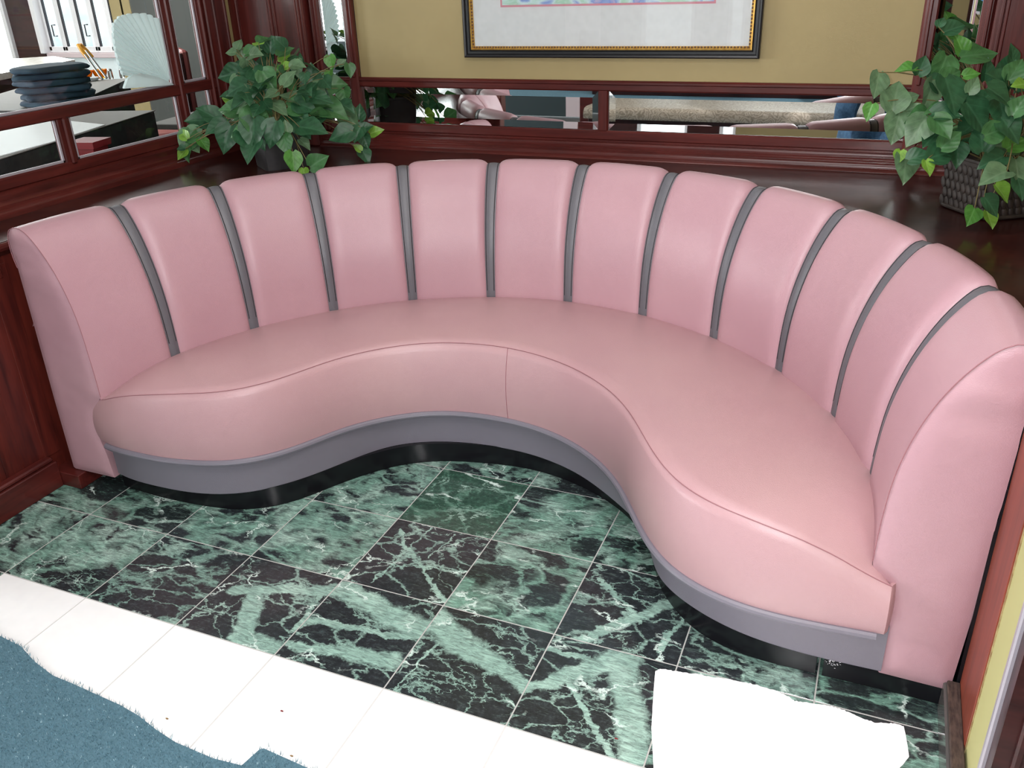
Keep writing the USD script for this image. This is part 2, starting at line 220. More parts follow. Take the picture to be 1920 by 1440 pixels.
M['brocade'] = mat('paisley_brocade', {'g': ('geometry', {}), 'wn': ('noise_texture', {'scale': 14, 'detail': 3}), 'ws': ('vector_math', {'math_type': 'scale', 'scale': 0.10}), 'wa': ('vector_math', {'math_type': 'add'}),
        'v': ('voronoi_texture', {'scale': 13, 'feature': 'f1'}), 'w': ('math', {'math_type': 'multiply', 'value2': 26.0}), 's': ('math', {'math_type': 'sine'}),
        'r': ('rgb_ramp', {'ramp': [(0.0, (0.22, 0.18, 0.13)), (0.45, (0.32, 0.265, 0.20)), (1.0, (0.40, 0.345, 0.27))]}), 'mr': ('map_range', {'from_min': -1, 'from_max': 1}), 'p': ('principled_bsdf', {'roughness': 0.5})},
        [('g.position', 'wn.vector'), ('wn.color', 'ws.vector1'), ('g.position', 'wa.vector1'), ('ws.vector', 'wa.vector2'), ('wa.vector', 'v.vector'), ('v.distance', 'w.value1'), ('w.value', 's.value1'), ('s.value', 'mr.value'), ('mr.result', 'r.fac'), ('r.color', 'p.base_color')])
M['basket'] = noisy('dark_basket', (0.022, 0.016, 0.014), (0.05, 0.036, 0.03), 50, 0.6)
M['basket2'] = noisy('dark_slate_pot', (0.018, 0.016, 0.018), (0.032, 0.028, 0.03), 30, 0.5)
M['moss'] = noisy('dry_moss', (0.05, 0.045, 0.02), (0.12, 0.10, 0.05), 80, 0.95)
M['stem'] = plain('stem_green_brown', (0.16, 0.13, 0.05), 0.6)
def leaf_mat(name, c, vein, rough=0.38, tr=0.25):
    return mat(name, {'u': ('uvmap', {'attribute': 'st'}), 's': ('separate_xyz', {}), 'o': ('object_info', {}),
        'ab': ('math', {'math_type': 'absolute'}), 'sh': ('math', {'math_type': 'subtract'}), 'sl': ('math', {'math_type': 'multiply', 'value2': 24.0}), 'sn': ('math', {'math_type': 'sine'}),
        'mv': ('map_range', {'from_min': 0.90, 'from_max': 1.0, 'to_min': 0.0, 'to_max': 0.30, 'clamp': True}), 'mm': ('map_range', {'from_min': 0.015, 'from_max': 0.05, 'to_min': 0.6, 'to_max': 0.0, 'clamp': True}),
        'mx': ('math', {'math_type': 'maximum'}), 'g': ('geometry', {}), 'n': ('noise_texture', {'scale': 45, 'detail': 3}), 'hv': ('map_range', {'from_min': 0.3, 'from_max': 0.7, 'to_min': 0.75, 'to_max': 1.25, 'clamp': True}),
        'h': ('hsv', {'color': c}), 'c': ('mix', {'color2': vein}), 'b': ('bump', {'strength': 0.12, 'distance': 0.002}),
        'p': ('principled_bsdf', {'roughness': rough}), 't': ('translucent_bsdf', {}), 'x': ('mix_closure', {'fac': tr})},
        [('u.UV', 's.vector'), ('s.x', 'ab.value1'), ('s.y', 'sh.value1'), ('ab.value', 'sh.value2'), ('sh.value', 'sl.value1'), ('sl.value', 'sn.value1'), ('sn.value', 'mv.value'), ('ab.value', 'mm.value'),
         ('mv.result', 'mx.value1'), ('mm.result', 'mx.value2'), ('g.position', 'n.vector'), ('n.fac', 'hv.value'), ('hv.result', 'h.value'), ('h.color', 'c.color1'), ('mx.value', 'c.fac'),
         ('c.color', 'p.base_color'), ('c.color', 't.color'), ('sn.value', 'b.height'), ('b.normal', 'p.normal'), ('p.BSDF', 'x.closure1'), ('t.BSDF', 'x.closure2')], surface='x.closure')
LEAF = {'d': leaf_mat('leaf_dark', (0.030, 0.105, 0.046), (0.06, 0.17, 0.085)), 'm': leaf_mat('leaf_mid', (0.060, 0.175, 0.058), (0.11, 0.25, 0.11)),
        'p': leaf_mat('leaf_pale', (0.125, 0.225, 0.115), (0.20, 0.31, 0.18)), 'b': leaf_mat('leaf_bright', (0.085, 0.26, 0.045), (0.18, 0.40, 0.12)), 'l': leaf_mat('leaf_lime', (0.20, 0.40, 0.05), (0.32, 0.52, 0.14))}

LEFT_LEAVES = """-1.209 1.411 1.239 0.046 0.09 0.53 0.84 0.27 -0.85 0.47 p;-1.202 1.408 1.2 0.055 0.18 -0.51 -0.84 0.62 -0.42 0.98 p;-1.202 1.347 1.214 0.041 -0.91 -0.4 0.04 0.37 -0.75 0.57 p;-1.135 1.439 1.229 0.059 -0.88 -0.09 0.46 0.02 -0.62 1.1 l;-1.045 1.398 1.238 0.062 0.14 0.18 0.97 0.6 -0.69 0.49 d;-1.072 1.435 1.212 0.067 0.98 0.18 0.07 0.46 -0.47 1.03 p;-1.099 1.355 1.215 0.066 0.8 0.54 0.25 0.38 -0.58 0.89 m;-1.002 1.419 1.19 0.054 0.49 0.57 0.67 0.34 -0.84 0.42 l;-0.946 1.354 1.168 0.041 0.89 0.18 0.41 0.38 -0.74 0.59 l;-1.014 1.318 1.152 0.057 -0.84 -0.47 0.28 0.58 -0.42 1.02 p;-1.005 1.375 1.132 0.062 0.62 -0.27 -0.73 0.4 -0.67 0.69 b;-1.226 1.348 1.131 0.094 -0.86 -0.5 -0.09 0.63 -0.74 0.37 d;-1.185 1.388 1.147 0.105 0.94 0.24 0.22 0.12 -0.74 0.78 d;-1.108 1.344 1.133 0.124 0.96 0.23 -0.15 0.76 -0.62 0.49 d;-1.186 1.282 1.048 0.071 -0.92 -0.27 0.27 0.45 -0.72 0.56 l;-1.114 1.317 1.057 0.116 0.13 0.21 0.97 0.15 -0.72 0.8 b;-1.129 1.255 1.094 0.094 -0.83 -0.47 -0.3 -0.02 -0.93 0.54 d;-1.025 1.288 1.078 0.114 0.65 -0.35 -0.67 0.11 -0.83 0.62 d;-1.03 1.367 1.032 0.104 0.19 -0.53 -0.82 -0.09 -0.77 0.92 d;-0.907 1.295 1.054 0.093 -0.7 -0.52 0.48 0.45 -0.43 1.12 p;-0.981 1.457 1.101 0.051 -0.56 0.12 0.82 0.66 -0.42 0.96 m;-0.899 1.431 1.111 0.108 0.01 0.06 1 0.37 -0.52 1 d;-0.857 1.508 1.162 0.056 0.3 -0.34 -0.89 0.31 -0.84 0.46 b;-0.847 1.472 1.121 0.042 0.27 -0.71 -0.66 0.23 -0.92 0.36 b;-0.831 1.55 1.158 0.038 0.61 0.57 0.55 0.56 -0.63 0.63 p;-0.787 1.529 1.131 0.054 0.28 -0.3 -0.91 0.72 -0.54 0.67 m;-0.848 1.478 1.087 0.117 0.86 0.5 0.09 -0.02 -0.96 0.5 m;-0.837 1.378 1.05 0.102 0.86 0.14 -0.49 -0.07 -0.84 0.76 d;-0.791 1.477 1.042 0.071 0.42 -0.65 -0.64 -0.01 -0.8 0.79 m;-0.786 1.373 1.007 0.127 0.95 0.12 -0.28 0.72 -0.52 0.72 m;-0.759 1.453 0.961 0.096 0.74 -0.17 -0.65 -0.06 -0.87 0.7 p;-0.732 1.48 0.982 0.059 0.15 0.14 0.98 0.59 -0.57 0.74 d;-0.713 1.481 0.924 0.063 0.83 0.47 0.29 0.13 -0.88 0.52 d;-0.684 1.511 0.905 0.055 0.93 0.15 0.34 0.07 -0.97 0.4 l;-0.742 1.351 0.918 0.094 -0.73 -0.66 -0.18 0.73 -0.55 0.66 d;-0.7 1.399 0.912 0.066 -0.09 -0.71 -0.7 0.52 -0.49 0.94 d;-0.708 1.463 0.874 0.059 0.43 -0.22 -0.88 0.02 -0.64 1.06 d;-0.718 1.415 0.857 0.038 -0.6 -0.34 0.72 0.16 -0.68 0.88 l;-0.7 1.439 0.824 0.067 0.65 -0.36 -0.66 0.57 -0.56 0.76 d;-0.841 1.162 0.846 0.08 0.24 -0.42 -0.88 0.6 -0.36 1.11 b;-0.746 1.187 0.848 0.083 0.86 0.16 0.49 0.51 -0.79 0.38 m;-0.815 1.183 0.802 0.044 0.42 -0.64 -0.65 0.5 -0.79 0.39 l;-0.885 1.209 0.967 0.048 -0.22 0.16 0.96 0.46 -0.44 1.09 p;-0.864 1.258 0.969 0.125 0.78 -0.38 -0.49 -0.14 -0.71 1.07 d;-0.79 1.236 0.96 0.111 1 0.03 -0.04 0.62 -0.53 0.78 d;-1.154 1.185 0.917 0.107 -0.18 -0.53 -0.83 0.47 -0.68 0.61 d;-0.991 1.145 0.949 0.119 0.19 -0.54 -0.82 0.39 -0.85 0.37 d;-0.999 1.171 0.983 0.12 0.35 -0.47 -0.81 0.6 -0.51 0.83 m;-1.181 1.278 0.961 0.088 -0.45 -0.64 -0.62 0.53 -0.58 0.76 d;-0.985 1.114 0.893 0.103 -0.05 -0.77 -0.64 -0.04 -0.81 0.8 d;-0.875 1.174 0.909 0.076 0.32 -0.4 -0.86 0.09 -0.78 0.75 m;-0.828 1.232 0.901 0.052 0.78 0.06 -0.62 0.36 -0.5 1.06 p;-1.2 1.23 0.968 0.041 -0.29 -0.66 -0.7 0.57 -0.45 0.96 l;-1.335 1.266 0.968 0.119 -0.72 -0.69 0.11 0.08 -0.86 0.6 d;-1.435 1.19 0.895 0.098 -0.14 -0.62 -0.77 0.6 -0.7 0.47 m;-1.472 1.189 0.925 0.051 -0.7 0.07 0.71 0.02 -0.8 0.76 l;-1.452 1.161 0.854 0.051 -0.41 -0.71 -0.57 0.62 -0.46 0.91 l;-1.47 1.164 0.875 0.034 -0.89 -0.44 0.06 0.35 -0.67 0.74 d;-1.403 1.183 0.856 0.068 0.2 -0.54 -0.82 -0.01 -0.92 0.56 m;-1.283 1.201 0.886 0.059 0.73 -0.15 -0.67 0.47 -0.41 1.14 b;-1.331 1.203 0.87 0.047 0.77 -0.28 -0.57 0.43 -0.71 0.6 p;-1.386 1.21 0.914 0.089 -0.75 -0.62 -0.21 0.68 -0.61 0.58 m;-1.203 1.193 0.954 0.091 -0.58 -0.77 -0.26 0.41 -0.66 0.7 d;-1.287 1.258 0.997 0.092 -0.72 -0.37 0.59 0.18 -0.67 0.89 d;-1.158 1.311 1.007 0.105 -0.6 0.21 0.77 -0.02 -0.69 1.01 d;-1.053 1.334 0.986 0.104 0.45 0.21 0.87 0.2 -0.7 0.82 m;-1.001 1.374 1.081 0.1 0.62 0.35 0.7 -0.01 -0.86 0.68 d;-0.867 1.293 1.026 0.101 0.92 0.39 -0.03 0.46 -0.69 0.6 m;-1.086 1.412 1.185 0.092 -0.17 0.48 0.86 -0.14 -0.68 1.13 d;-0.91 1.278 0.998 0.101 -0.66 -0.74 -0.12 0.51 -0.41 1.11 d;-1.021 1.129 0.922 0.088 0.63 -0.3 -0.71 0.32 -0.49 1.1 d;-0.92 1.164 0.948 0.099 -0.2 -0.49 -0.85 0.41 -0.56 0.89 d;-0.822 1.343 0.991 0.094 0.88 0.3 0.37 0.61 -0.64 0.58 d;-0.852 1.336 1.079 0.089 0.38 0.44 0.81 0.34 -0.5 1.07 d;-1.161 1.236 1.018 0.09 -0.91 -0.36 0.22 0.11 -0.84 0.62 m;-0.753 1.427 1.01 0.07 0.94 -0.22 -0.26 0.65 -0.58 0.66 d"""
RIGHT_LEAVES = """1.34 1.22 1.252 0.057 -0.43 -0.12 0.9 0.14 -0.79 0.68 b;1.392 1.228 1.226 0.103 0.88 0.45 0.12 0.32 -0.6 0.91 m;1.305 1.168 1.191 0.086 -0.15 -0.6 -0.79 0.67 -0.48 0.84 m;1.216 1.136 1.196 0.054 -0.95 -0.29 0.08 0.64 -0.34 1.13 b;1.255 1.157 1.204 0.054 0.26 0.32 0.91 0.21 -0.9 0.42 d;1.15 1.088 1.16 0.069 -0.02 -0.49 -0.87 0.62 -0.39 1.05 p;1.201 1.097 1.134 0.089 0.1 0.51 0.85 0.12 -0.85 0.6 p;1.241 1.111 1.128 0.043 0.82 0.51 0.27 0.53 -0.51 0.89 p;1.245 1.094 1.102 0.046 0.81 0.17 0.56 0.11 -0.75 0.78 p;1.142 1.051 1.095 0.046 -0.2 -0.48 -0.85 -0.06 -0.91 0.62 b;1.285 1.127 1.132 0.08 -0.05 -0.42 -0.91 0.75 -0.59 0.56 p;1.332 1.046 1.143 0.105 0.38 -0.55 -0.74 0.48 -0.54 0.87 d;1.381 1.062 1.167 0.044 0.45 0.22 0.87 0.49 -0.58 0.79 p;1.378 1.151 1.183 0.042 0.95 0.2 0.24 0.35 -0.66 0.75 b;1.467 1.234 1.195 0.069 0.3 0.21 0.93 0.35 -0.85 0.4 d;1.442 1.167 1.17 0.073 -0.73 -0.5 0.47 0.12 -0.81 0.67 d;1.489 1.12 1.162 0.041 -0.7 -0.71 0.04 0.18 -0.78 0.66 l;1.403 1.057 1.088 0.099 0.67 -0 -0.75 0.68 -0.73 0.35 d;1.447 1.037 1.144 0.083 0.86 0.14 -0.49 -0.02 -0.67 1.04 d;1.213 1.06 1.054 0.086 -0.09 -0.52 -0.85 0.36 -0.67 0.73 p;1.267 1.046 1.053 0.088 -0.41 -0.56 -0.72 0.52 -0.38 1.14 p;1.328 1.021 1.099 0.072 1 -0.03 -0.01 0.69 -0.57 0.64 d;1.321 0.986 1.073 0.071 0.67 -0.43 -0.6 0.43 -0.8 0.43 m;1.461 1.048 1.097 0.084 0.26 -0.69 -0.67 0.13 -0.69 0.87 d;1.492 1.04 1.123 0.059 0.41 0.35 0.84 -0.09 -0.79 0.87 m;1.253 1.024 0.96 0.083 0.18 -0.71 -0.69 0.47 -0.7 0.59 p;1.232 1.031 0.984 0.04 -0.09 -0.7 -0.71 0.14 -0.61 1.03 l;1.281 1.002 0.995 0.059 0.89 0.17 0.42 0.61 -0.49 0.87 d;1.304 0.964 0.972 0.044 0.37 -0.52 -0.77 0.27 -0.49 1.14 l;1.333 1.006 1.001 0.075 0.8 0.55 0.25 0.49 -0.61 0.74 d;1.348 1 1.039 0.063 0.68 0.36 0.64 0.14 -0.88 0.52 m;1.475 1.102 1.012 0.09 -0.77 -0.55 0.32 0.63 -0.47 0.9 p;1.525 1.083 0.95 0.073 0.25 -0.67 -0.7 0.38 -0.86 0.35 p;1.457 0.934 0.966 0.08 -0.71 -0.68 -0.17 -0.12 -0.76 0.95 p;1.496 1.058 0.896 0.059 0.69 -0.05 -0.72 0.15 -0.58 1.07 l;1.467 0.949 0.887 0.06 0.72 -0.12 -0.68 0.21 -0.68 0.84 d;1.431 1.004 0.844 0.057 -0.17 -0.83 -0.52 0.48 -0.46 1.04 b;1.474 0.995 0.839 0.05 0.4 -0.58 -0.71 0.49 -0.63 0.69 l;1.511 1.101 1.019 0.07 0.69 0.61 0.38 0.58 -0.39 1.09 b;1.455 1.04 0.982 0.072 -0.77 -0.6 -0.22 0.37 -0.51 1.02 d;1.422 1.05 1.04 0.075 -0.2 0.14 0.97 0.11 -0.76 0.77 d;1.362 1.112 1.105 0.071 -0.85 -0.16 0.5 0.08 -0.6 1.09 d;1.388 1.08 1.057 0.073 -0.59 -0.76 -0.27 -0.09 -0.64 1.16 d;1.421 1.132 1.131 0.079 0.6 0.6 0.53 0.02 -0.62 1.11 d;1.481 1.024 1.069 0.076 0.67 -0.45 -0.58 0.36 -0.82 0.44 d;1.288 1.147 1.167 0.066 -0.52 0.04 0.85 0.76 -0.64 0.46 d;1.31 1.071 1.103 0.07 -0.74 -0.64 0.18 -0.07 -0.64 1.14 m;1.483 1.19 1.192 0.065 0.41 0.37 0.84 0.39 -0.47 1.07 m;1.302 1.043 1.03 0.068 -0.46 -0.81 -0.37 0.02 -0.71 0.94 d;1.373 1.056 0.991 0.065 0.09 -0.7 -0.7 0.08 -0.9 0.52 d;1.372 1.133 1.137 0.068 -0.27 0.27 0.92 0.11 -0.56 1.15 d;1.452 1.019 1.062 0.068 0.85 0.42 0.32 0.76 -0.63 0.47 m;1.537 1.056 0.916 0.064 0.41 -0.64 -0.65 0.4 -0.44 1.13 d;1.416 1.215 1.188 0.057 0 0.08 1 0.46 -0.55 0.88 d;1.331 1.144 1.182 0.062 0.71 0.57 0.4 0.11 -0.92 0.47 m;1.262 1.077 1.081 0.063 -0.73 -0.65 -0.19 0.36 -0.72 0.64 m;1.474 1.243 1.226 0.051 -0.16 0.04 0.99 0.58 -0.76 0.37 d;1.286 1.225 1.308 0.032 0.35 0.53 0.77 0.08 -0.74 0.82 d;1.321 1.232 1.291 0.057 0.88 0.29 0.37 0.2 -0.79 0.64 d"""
# ------------------------------------------------------------------ helpers
used = {}
def numbered(path):
    n = used.get(path, -1) + 1
    used[path] = n
    return path if n == 0 else f'{path}_{n:03d}'
def ppath(parent):
    return '/World' if parent is None else str(parent.GetPath())
def tag(prim, label=None, category=None, group=None, kind=None):
    for k, v in (('label', label), ('category', category), ('group', group), ('kind', kind)):
        if v: prim.SetCustomDataByKey(k, v)
    return prim
def obj(name, mesh, material, parent=None, smooth=30, uv=None, **tags):
    m = M[material] if isinstance(material, str) else material
    p = usdkit.mesh(stage, numbered(ppath(parent) + '/' + name), mesh, m, smooth=smooth, uv=uv).GetPrim()
    return tag(p, **tags)
def thing(name, loc=(0, 0, 0), rotz=0.0, parent=None, **tags):
    x = UsdGeom.Xform.Define(stage, numbered(ppath(parent) + '/' + name))
    if any(loc): x.AddTranslateOp().Set(Gf.Vec3d(*loc))
    if rotz: x.AddRotateZOp().Set(rotz)
    return tag(x.GetPrim(), **tags)
def cat(*ms):
    out = []
    for m in ms:
        if isinstance(m, (list, tuple)) and not hasattr(m, 'faces') and not (len(m) == 2 and isinstance(m[0], np.ndarray)):
            out += [cat(*m)]
        elif isinstance(m, tuple):
            v, f, _ = meshkit.arrays(m); out.append(trimesh.Trimesh(v, f, process=False))
        else: out.append(m)
    return trimesh.util.concatenate(out)
def box(lo, hi, ch=0.002):
    lo, hi = np.minimum(lo, hi).astype(float), np.maximum(lo, hi).astype(float)
    c = min(ch, (hi - lo).min() * 0.3)
    if c <= 0:
        return trimesh.creation.box(bounds=[lo, hi])
    P = []
    for sx in (0, 1):
        for sy in (0, 1):
            for sz in (0, 1):
                q = np.array([(lo, hi)[sx][0], (lo, hi)[sy][1], (lo, hi)[sz][2]])
                d = np.array([1 - 2 * sx, 1 - 2 * sy, 1 - 2 * sz]) * c
                for k in range(3):
                    e = d.copy(); e[k] = 0
                    P.append(q + e)
    return trimesh.convex.convex_hull(np.array(P))
def tube(pts, r, n=8, caps=True):
    pts = np.asarray(pts, float); k = len(pts)
    rr = np.full(k, r) if np.ndim(r) == 0 else np.asarray(r, float)
    t = np.gradient(pts, axis=0); t /= np.maximum(np.linalg.norm(t, axis=1, keepdims=True), 1e-9)
    up = np.array([0, 0, 1.0]) if abs(t[0][2]) < 0.9 else np.array([1.0, 0, 0])
    V = []
    a = np.cross(t[0], up); a /= np.linalg.norm(a)
    for i in range(k):
        a = a - t[i] * np.dot(a, t[i]); a /= np.linalg.norm(a); b = np.cross(t[i], a)
        for j in range(n):
            w = 2 * math.pi * j / n
            V.append(pts[i] + rr[i] * (math.cos(w) * a + math.sin(w) * b))
    F = []
    for i in range(k - 1):
        for j in range(n):
            p, q = i * n + j, i * n + (j + 1) % n
            F += [[p, p + n, q + n], [p, q + n, q]]
    if caps:
        V += [pts[0], pts[-1]]; c0, c1 = k * n, k * n + 1
        for j in range(n):
            F += [[c0, j, (j + 1) % n], [c1, (k - 1) * n + (j + 1) % n, (k - 1) * n + j]]
    m = trimesh.Trimesh(np.array(V), np.array(F), process=False)
    return m
def grid(P, flip=False):
    """(n, m, 3) array of points -> mesh"""
    n, m = P.shape[:2]
    i = np.arange(n * m).reshape(n, m)
    f = np.stack([i[:-1, :-1], i[1:, :-1], i[1:, 1:], i[:-1, 1:]], -1).reshape(-1, 4)
    if flip: f = f[:, ::-1]
    f = np.vstack([f[:, [0, 1, 2]], f[:, [0, 2, 3]]])
    return trimesh.Trimesh(P.reshape(-1, 3), f, process=False)
def prism(poly, h, axis='z', at=0.0):
    """extrude a 2D polygon by h. axis z: (x,y)->z; y: (x,z)->y; x: (y,z)->x"""
    m = trimesh.creation.extrude_polygon(poly if isinstance(poly, Polygon) else Polygon(poly), h, engine='earcut')
    v = m.vertices.copy()
    if axis == 'x': v = v[:, [2, 0, 1]]
    elif axis == 'y': v = np.c_[v[:, 0], v[:, 2], v[:, 1]]
    k = 'xyz'.index(axis); v[:, k] += at
    m2 = trimesh.Trimesh(v, m.faces, process=False)
    if m2.volume < 0: m2.invert()
    return m2
def lathe(prof, n=24, at=(0, 0, 0)):
    prof = np.asarray(prof, float)
    a = np.linspace(0, 2 * math.pi, n + 1)
    P = np.stack([prof[:, None, 0] * np.cos(a), prof[:, None, 0] * np.sin(a), np.repeat(prof[:, None, 1], n + 1, 1)], -1) + np.array(at)
    m = grid(P, flip=True); m.merge_vertices(); m.fix_normals()
    return m
def copy_of(src, loc, rotz=0.0, **tags):
    x = UsdGeom.Xform.Define(stage, numbered('/World/' + src.GetName().rstrip('0123456789').rstrip('_')))
    x.AddTranslateOp().Set(Gf.Vec3d(*loc)); x.AddRotateZOp().Set(rotz)
    p = x.GetPrim(); p.GetReferences().AddInternalReference(src.GetPath()); p.SetInstanceable(True)
    return tag(p, **tags)

CX, CY = 0.21, 0.10             # the centre that the round bench is struck from
XL, XR, YB = -1.45, 1.82, 1.75  # upper walls of the alcove
LEDGE = 0.80
CEIL = 2.7

# ================================================================== SETTING: floor
TS, GR = 0.305, 0.0030
fl = thing('floor', kind='structure')
obj('grout_bed', box((-1.6, -0.66, -0.06), (1.9, 1.75, -0.0006), 0), 'grout', fl)
obj('white_grout_bed', box((-0.915, -0.61, -0.05), (1.525, -0.306, -0.0004), 0), 'white_grout', fl)
choice = {(-3, -1): 0, (-2, -1): 2, (-1, -1): 1, (0, -1): 3, (1, -1): 2, (2, -1): 1, (-4, -1): 1, (-4, 0): 3, (-3, 0): 3, (-2, 0): 0, (-1, 0): 0, (0, 0): 2, (1, 0): 3, (2, 0): 2, (3, -1): 1, (3, 0): 2, (4, 0): 3, (4, -1): 3, (1, 1): 3, (-1, 1): 0, (2, 1): 3, (1, 2): 2}
for v in range(-2, 5):
    for u in range(-5, 6):
        white = v == -2 and -3 <= u <= 4
        lo = np.array([u * TS + GR / 2, v * TS + GR / 2, -0.012]); hi = np.array([(u + 1) * TS - GR / 2, (v + 1) * TS - GR / 2, 0.0])
        lo[0], hi[0] = max(lo[0], -1.22), min(hi[0], 1.56)
        if hi[0] - lo[0] < 0.02: continue
        mt = M['white_tile'] if white else STREAKED[(u, v)] if (u, v) in STREAKED else (M['marble_plain'] if (u, v) == (0, 1) else MARBLES[choice.get((u, v), rng.randrange(4))])
        obj('tile', box(lo, hi, 0.0008), mt, fl, smooth=False, **({'label': 'plain white stone tile'} if white else {}))
obj('subfloor', cat(box((-9, -6, -0.12), (4.5, -0.62, -0.02), 0), box((-9, -0.66, -0.12), (-1.22, 8, -0.02), 0), box((1.56, -0.66, -0.12), (4.5, 3, -0.02), 0)), 'dark_wall', fl)

# teal carpet lying over the floor, with its cut edge
edge = [(-1.10, -0.47), (-0.78, -0.487), (-0.696, -0.499), (-0.61, -0.508), (-0.53, -0.535), (-0.451, -0.553), (-0.38, -0.556), (-0.308, -0.561), (-0.23, -0.566), (-0.167, -0.575), (-0.10, -0.592), (-0.035, -0.604), (0.07, -0.609), (0.139, -0.602), (0.148, -0.556), (0.155, -0.549), (0.262, -0.557), (0.45, -0.566), (1.45, -0.60)]
cp = Polygon(edge + [(1.45, -2.72), (-6.5, -2.72), (-6.5, -0.47)])
cpt = thing('carpet', label='teal cut-pile carpet with a fuzzy cut edge beside the white floor tiles', category='carpet')
obj('backing', prism(cp, 0.007, 'z', -0.001), 'carpet_backing', cpt, smooth=False)
nr = np.random.default_rng(5)
N = 150000
xs = nr.uniform(-1.8, 1.3, N); ys = nr.uniform(-1.25, -0.46, N)
E = np.array(edge)
yedge = np.interp(xs, E[:, 0], E[:, 1])
keep = (ys < yedge + nr.normal(0, 0.0035, N)) & (ys > yedge - 0.62 + 0.40 * nr.random(N) ** 2) & (xs > -1.8 + 0.6 * nr.random(N) ** 2)
xs, ys = xs[keep], ys[keep]; k = len(xs)
ang = nr.uniform(0, 2 * math.pi, k); hh = nr.uniform(0.006, 0.0095, k); w = 0.0011
lean = nr.normal(0, 0.003, (k, 2))
nearE = (np.interp(xs, E[:, 0], E[:, 1]) - ys) < 0.006
lean[nearE, 1] += 0.0045; hh[nearE] *= 1.1
b = np.c_[xs, ys, np.full(k, 0.003)]; d = np.c_[np.cos(ang), np.sin(ang), np.zeros(k)] * w
tip = b + np.c_[lean, hh]
V = np.stack([b - d, b + d, tip], 1).reshape(-1, 3)
obj('pile', (V, np.arange(3 * k).reshape(-1, 3)), 'carpet', cpt, smooth=False, kind='stuff')

# ================================================================== SETTING: walls
def bead_frame(axis, pos, u0, u1, v0, v1, w, t, mu, mv):
    """picture-frame moulding of four bars around a rectangle; axis y: plane y=pos facing -y; axis x: plane x=pos facing +x"""
    out = []
    s = -1 if axis == 'y' else 1
    def bar(a0, a1, b0, b1):
        if axis == 'y': return box((a0, pos, b0), (a1, pos + s * t, b1), w * 0.25)
        return box((pos, a0, b0), (pos + s * t, a1, b1), w * 0.25)
    return [(bar(u0, u1, v0, v0 + w), mu), (bar(u0, u1, v1 - w, v1), mu), (bar(u0, u0 + w, v0 + w, v1 - w), mv), (bar(u1 - w, u1, v0 + w, v1 - w), mv)]
def bevel_mirror(x0, x1, z0, z1, y, b=0.028, rise=0.0018):
    """wall mirror facing -y with a sloped border"""
    P = np.array([(x0, y - rise, z0), (x1, y - rise, z0), (x1, y - rise, z1), (x0, y - rise, z1), (x0 + b, y, z0 + b), (x1 - b, y, z0 + b), (x1 - b, y, z1 - b), (x0 + b, y, z1 - b),
                  (x0, y + .006, z0), (x1, y + .006, z0), (x1, y + .006, z1), (x0, y + .006, z1)])
    F = [(4, 5, 6), (4, 6, 7), (0, 1, 5), (0, 5, 4), (1, 2, 6), (1, 6, 5), (2, 3, 7), (2, 7, 6), (3, 0, 4), (3, 4, 7), (0, 8, 9), (0, 9, 1), (1, 9, 10), (1, 10, 2), (2, 10, 11), (2, 11, 3), (3, 11, 8), (3, 8, 0), (8, 10, 9), (8, 11, 10)]
    return P, np.array(F)

S = 0.185                                             # the back wall is laid out symmetrically about x = S
wb = thing('wall_back', kind='structure')
obj('wall_core', box((-1.62, YB + 0.03, -0.05), (4.4, YB + 0.15, CEIL), 0), 'dark_wall', wb)
obj('wall_covering', box((S - 1.06, YB - 0.002, 1.078), (S + 1.06, YB + 0.03, CEIL), 0), 'yellow', wb, label='khaki yellow textured wall covering')
obj('lower_panel', box((-1.5, YB - 0.01, 0.0), (1.86, YB + 0.03, 0.90), 0), 'wood_x', wb)
RAIL = [(0, 1.043), (-0.016, 1.043), (-0.020, 1.048), (-0.020, 1.066), (-0.024, 1.069), (-0.024, 1.076), (-0.018, 1.081), (0, 1.081)]
obj('chair_rail', prism([(YB + a, z) for a, z in RAIL], 3.27, 'x', XL), 'wood_x', wb)
SILL = [(0, 0.900), (-0.014, 0.900), (-0.020, 0.895), (-0.020, 0.868), (-0.016, 0.864), (-0.016, 0.858), (-0.034, 0.856), (-0.036, 0.851), (-0.036, 0.842), (-0.041, 0.839), (-0.041, 0.835), (-0.045, 0.832), (-0.045, 0.827), (-0.050, 0.824),
        (-0.054, 0.816), (-0.054, 0.810), (-0.062, 0.806), (-0.066, 0.801), (-0.066, 0.796), (-0.060, 0.790), (0, 0.790)]
obj('sill_moulding', prism([(YB + a, z) for a, z in SILL], 3.27, 'x', XL), 'wood_x', wb)
